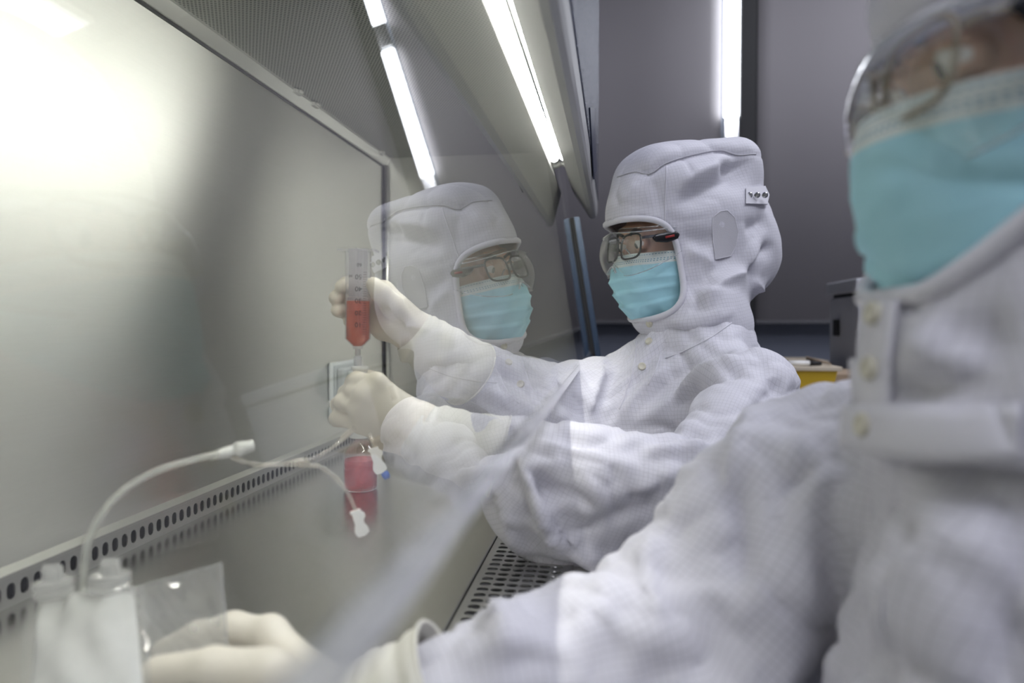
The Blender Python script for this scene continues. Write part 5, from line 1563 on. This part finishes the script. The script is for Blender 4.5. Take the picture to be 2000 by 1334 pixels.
tube('connector_cap', [q2, q2 * 0.9 + q3 * 0.1, q2 * 0.5 + q3 * 0.5, q2 * 0.3 + q3 * 0.7, q3 * 0.97 + q2 * 0.03, q3], [0.0046, 0.0054, 0.0054, 0.0047, 0.0046, 0.0030], M_white_plastic, tb, 14)
for k in range(10):
    th = 2 * PI * k / 10; d_ = (q3 - q2) / np.linalg.norm(q3 - q2); a_, b_, _ = frame_from(d_)
    o_ = (a_ * math.cos(th) + b_ * math.sin(th)) * 0.0054
    tube('cap_rib', [q2 * 0.92 + q3 * 0.08 + o_, q2 * 0.55 + q3 * 0.45 + o_], 0.0007, M_white_plastic, tb, 5)
pc = [atY(444, 884, 0.522), atY(462, 896, 0.526), atY(490, 905, 0.54), atY(520, 908, 0.55), atY(560, 906, 0.565)]
tube('side_line', catmull(pc, 10), 0.0019, M_tubing, tb, 10)
tube('y_connector', [atY(555, 906, 0.563), atY(568, 905, 0.568), atY(580, 903, 0.572), atY(600, 900, 0.58)], [0.0026, 0.0034, 0.0040, 0.0034], M_tubing, tb, 12)
tube('y_connector', [atY(578, 904, 0.571), atY(592, 907, 0.577), atY(604, 908, 0.58)], [0.0034, 0.0030, 0.0026], M_tubing, tb, 12)
pd = [atY(596, 901, 0.58), atY(625, 889, 0.60), atY(652, 872, 0.63), atY(670, 856, 0.66), atY(690, 838, 0.71)]
tube('upper_line', catmull(pd, 10), np.interp(np.linspace(0, 1, 41), [0, 0.55, 0.7, 1], [0.0019, 0.0019, 0.0032, 0.0034]), M_tubing, tb, 10)
pe = [atY(602, 908, 0.58), atY(625, 912, 0.585), atY(650, 928, 0.59), atY(672, 952, 0.595), atY(688, 980, 0.60), atY(697, 1003, 0.60)]
tube('lower_line', catmull(pe, 10), 0.0019, M_tubing, tb, 10)
def clamp(px0, py0, px1, py1, Y, wpx, parent, label):
    a = atY(px0, py0, Y); b = atY(px1, py1, Y); d = b - a; Lc = np.linalg.norm(d); d /= Lc
    v = -ray((px0 + px1) / 2, (py0 + py1) / 2); v = v - d * (v @ d); v /= np.linalg.norm(v); c = np.cross(v, d)
    w = wpx / FPX * Y
    out = [(0, -0.45), (0.06, -0.5), (0.14, -0.36), (0.30, -0.40), (0.52, -0.38), (0.66, -0.52), (0.80, -0.60), (0.98, -0.46), (1.0, 0.1), (0.90, 0.52), (0.74, 0.50), (0.60, 0.34), (0.42, 0.36), (0.34, 0.58), (0.22, 0.60), (0.14, 0.38), (0.02, 0.40)]
    bm = bmesh.new()
    A = [bm.verts.new(a + d * s * Lc + c * t * w + v * 0.0042) for s, t in out]; B = [bm.verts.new(a + d * s * Lc + c * t * w - v * 0.0042) for s, t in out]
    n_ = len(out)
    bm.faces.new(A); bm.faces.new(B[::-1])
    for i in range(n_): bm.faces.new((A[i], B[i], B[(i + 1) % n_], A[(i + 1) % n_]))
    bmesh.ops.recalc_face_normals(bm, faces=bm.faces)
    bmesh.ops.bevel(bm, geom=[e for e in bm.edges], offset=0.0006, segments=2, affect='EDGES')
    o = bm_obj('pinch_clamp', bm, M_clamp, parent); tag(o, label); return o
clamp(694, 996, 711, 1046, 0.60, 26, tb, 'white pinch clamp')
# second clamp with a blue cap hanging below the fist
hc = empty('clamped_line', tuple(atY(735, 870, 0.70)))
tag(hc, 'short line with white clamp and blue cap hanging under the fist', 'tubing')
tube('line', catmull([atY(722, 846, 0.705), atY(728, 862, 0.70), atY(736, 885, 0.70), atY(745, 915, 0.70), atY(751, 925, 0.70)], 8), 0.0018, M_tubing, hc, 8)
clamp(729, 874, 746, 924, 0.70, 25, hc, 'white pinch clamp')
c0, c1 = atY(750, 921, 0.70), atY(757, 935, 0.70)
tube('blue_cap', [c0, c0 * 0.9 + c1 * 0.1, c0 * 0.4 + c1 * 0.6, c1], [0.0022, 0.0040, 0.0044, 0.0030], M_bluecap, hc, 12)
# loose clear pouch standing against the hand
pch = empty('clear_pouch', tuple(atY(350, 1280, 0.43)))
tag(pch, 'clear plastic pouch between the bag and the gloved thumb', 'pouch')
sheet('front_film', (atY(266, 1147, 0.446), atY(432, 1101, 0.452), atY(444, 1262, 0.428), atY(285, 1290, 0.420)), M_film, pch, 0.004, seed=2.0, fold=0.0028, both=False)
bar('seal_edge', atY(432, 1101, 0.452), atY(444, 1262, 0.428), 0.0022, 0.0014, M_film, pch, ray(440, 1180))
bar('seal_edge', atY(266, 1147, 0.446), atY(432, 1101, 0.452), 0.0020, 0.0014, M_film, pch, ray(350, 1120))

# --- power outlet on the back wall
M_outlet = simple('grey_outlet', (0.52, 0.55, 0.55), 0.35)
M_outlet_w = simple('pale_outlet', (0.70, 0.73, 0.73), 0.3)
y0, y1 = 1.335, 1.475; z0, z1 = 0.070, 0.150
ou = empty('power_outlet', (XB, (y0 + y1) / 2, z0))
tag(ou, 'grey splash-proof power outlet on the back wall behind the hands', 'outlet')
box('back_plate', (XB + 0.0006, y0, z0), (XB + 0.010, y1, z1), M_outlet_w, ou, 0.004)
box('gasket', (XB + 0.010, y0 + 0.006, z0 + 0.006), (XB + 0.014, y1 - 0.006, z1 - 0.006), M_outlet, ou, 0.002)
box('cover', (XB + 0.014, y0 + 0.012, z0 + 0.012), (XB + 0.030, y1 - 0.012, z1 - 0.012), M_outlet, ou, 0.004)
box('latch', (XB + 0.030, y0 + 0.03, z0 + 0.018), (XB + 0.038, y0 + 0.055, z1 - 0.020), M_outlet_w, ou, 0.003)
bt = empty('wall_valve', (XB, 1.37, 0.030))
tag(bt, 'small pale fitting on the back wall just under the outlet', 'fitting')
box('plate', (XB + 0.0006, 1.335, 0.034), (XB + 0.012, 1.40, 0.058), M_outlet_w, bt, 0.003)
tube('stem', [(XB + 0.012, 1.365, 0.046), (XB + 0.026, 1.365, 0.046)], 0.006, M_outlet, bt, 12)

# --- background: bench, yellow bin, grey machine
M_yellow = simple('yellow_plastic', (0.62, 0.40, 0.02), 0.4)
M_cream = simple('cream_rim', (0.62, 0.54, 0.42), 0.5)
M_kraft = simple('kraft_board', (0.36, 0.27, 0.19), 0.8)
M_machine = simple('machine_grey', (0.52, 0.53, 0.57), 0.45)
M_bench = simple('pale_bench', (0.45, 0.45, 0.46), 0.4)
zb_top = atY(1600, 716, 2.05)[2]
bench = empty('bench', (0.9, 2.35, ROOM_Z0))
tag(bench, 'pale laboratory bench along the far side behind the workers', 'bench')
zt_b = zb_top - 0.135
box('top', (0.42, 1.85, zt_b - 0.03), (1.45, 3.30, zt_b), M_bench, bench, 0.004)
for (x_, y_) in ((0.46, 1.9), (1.38, 1.9), (0.46, 3.22), (1.38, 3.22)):
    box('leg', (x_, y_, ROOM_Z0), (x_ + 0.04, y_ + 0.04, zt_b - 0.03), M_bench, bench)
xa = atY(1520, 720, 2.05)[0]; xb_ = atY(1636, 720, 2.05)[0]
bn = empty('plastic_bin', ((xa + xb_) / 2, 2.15, zt_b))
tag(bn, 'yellow plastic bin with a cream rim behind the shoulder', 'bin')
bm = bmesh.new(); zr = zb_top - 0.012
A = [bm.verts.new(c) for c in ((xa + 0.02, 2.07, zt_b), (xb_ - 0.02, 2.07, zt_b), (xb_ - 0.02, 2.28, zt_b), (xa + 0.02, 2.28, zt_b))]
B = [bm.verts.new(c) for c in ((xa, 2.05, zr), (xb_, 2.05, zr), (xb_, 2.30, zr), (xa, 2.30, zr))]
bm.faces.new(A[::-1])
for i in range(4): bm.faces.new((A[i], A[(i + 1) % 4], B[(i + 1) % 4], B[i]))
o_ = bm_obj('tub', bm, M_yellow, bn); md = o_.modifiers.new('t', 'SOLIDIFY'); md.thickness = 0.003
bm = bmesh.new()
for (a_, b_) in (((xa - 0.01, 2.04, zr), (xb_ + 0.01, 2.055, zb_top)), ((xa - 0.01, 2.29, zr), (xb_ + 0.01, 2.31, zb_top)), ((xa - 0.01, 2.055, zr), (xa + 0.008, 2.29, zb_top)), ((xb_ - 0.008, 2.055, zr), (xb_ + 0.01, 2.29, zb_top))):
    b_box(bm, a_, b_, 0.002)
bm_obj('rim', bm, M_cream, bn)
box('lid_sheet', (xa + 0.006, 2.056, zb_top - 0.008), (xb_ - 0.006, 2.288, zb_top - 0.003), M_cream, bn)
mk_ = empty('marker_pen', ((xa + xb_) / 2, 2.12, zb_top))
tag(mk_, 'white pen with a black cap lying on the yellow bin', 'pen')
tube('barrel', [(xa + 0.04, 2.10, zb_top + 0.006), (xa + 0.10, 2.11, zb_top + 0.006)], 0.008, M_white_plastic, mk_, 10)
tube('cap', [(xa + 0.10, 2.11, zb_top + 0.006), (xa + 0.135, 2.115, zb_top + 0.005)], [0.0085, 0.006], M_black, mk_, 10)
tr_ = empty('black_tray', ((xa + xb_) / 2, 2.6, zt_b)); tag(tr_, 'flat black tray on the bench behind the yellow bin', 'tray')
b0 = atY(1530, 706, 2.55); b1 = atY(1618, 712, 2.55)
bm = bmesh.new(); b_box(bm, (b0[0], 2.5, zt_b), (b1[0], 2.75, b0[2]), 0.006); bm_obj('body', bm, M_black, tr_)
box('liner', (b0[0] + 0.01, 2.51, b0[2] + 0.0005), (b1[0] - 0.01, 2.74, b0[2] + 0.006), M_cream, tr_)
cb = atY(1650, 715, 2.15)
kb = empty('cardboard_box', (cb[0] + 0.05, 2.3, zt_b)); tag(kb, 'brown cardboard box with open flap beside the yellow bin', 'box')
box('carton', (xb_ + 0.025, 2.16, zt_b), (xb_ + 0.30, 2.42, zb_top - 0.03), M_kraft, kb)
bm = bmesh.new()
f_ = [bm.verts.new(c) for c in ((xb_ + 0.025, 2.16, zb_top - 0.028), (xb_ + 0.025, 2.42, zb_top - 0.028), (xb_ + 0.014, 2.42, zb_top + 0.012), (xb_ + 0.014, 2.16, zb_top + 0.004))]
bm.faces.new(f_); o_ = bm_obj('flap', bm, M_kraft, kb); md = o_.modifiers.new('t', 'SOLIDIFY'); md.thickness = 0.004
xm = atY(1620, 650, 2.75)[0]
mc = empty('lab_machine', (xm + 0.3, 2.5, zt_b)); tag(mc, 'grey lidded laboratory machine with a black latch behind the near worker', 'machine')
ztop = atX(1660, 572, xm)[2]
box('cabinet', (xm, 2.44, zt_b + 0.001), (xm + 0.5, 2.75, ztop - 0.012), M_machine, mc, 0.006)
box('lid', (xm - 0.012, 2.43, ztop), (xm + 0.5, 2.76, ztop + 0.045), M_machine, mc, 0.006)
box('lid_gap', (xm + 0.01, 2.45, ztop - 0.012), (xm + 0.49, 2.74, ztop), M_black, mc)
lt_ = atX(1637, 640, xm)
box('latch', (xm - 0.014, lt_[1] - 0.02, lt_[2] - 0.03), (xm - 0.001, lt_[1] + 0.02, lt_[2] + 0.03), M_black, mc, 0.003)
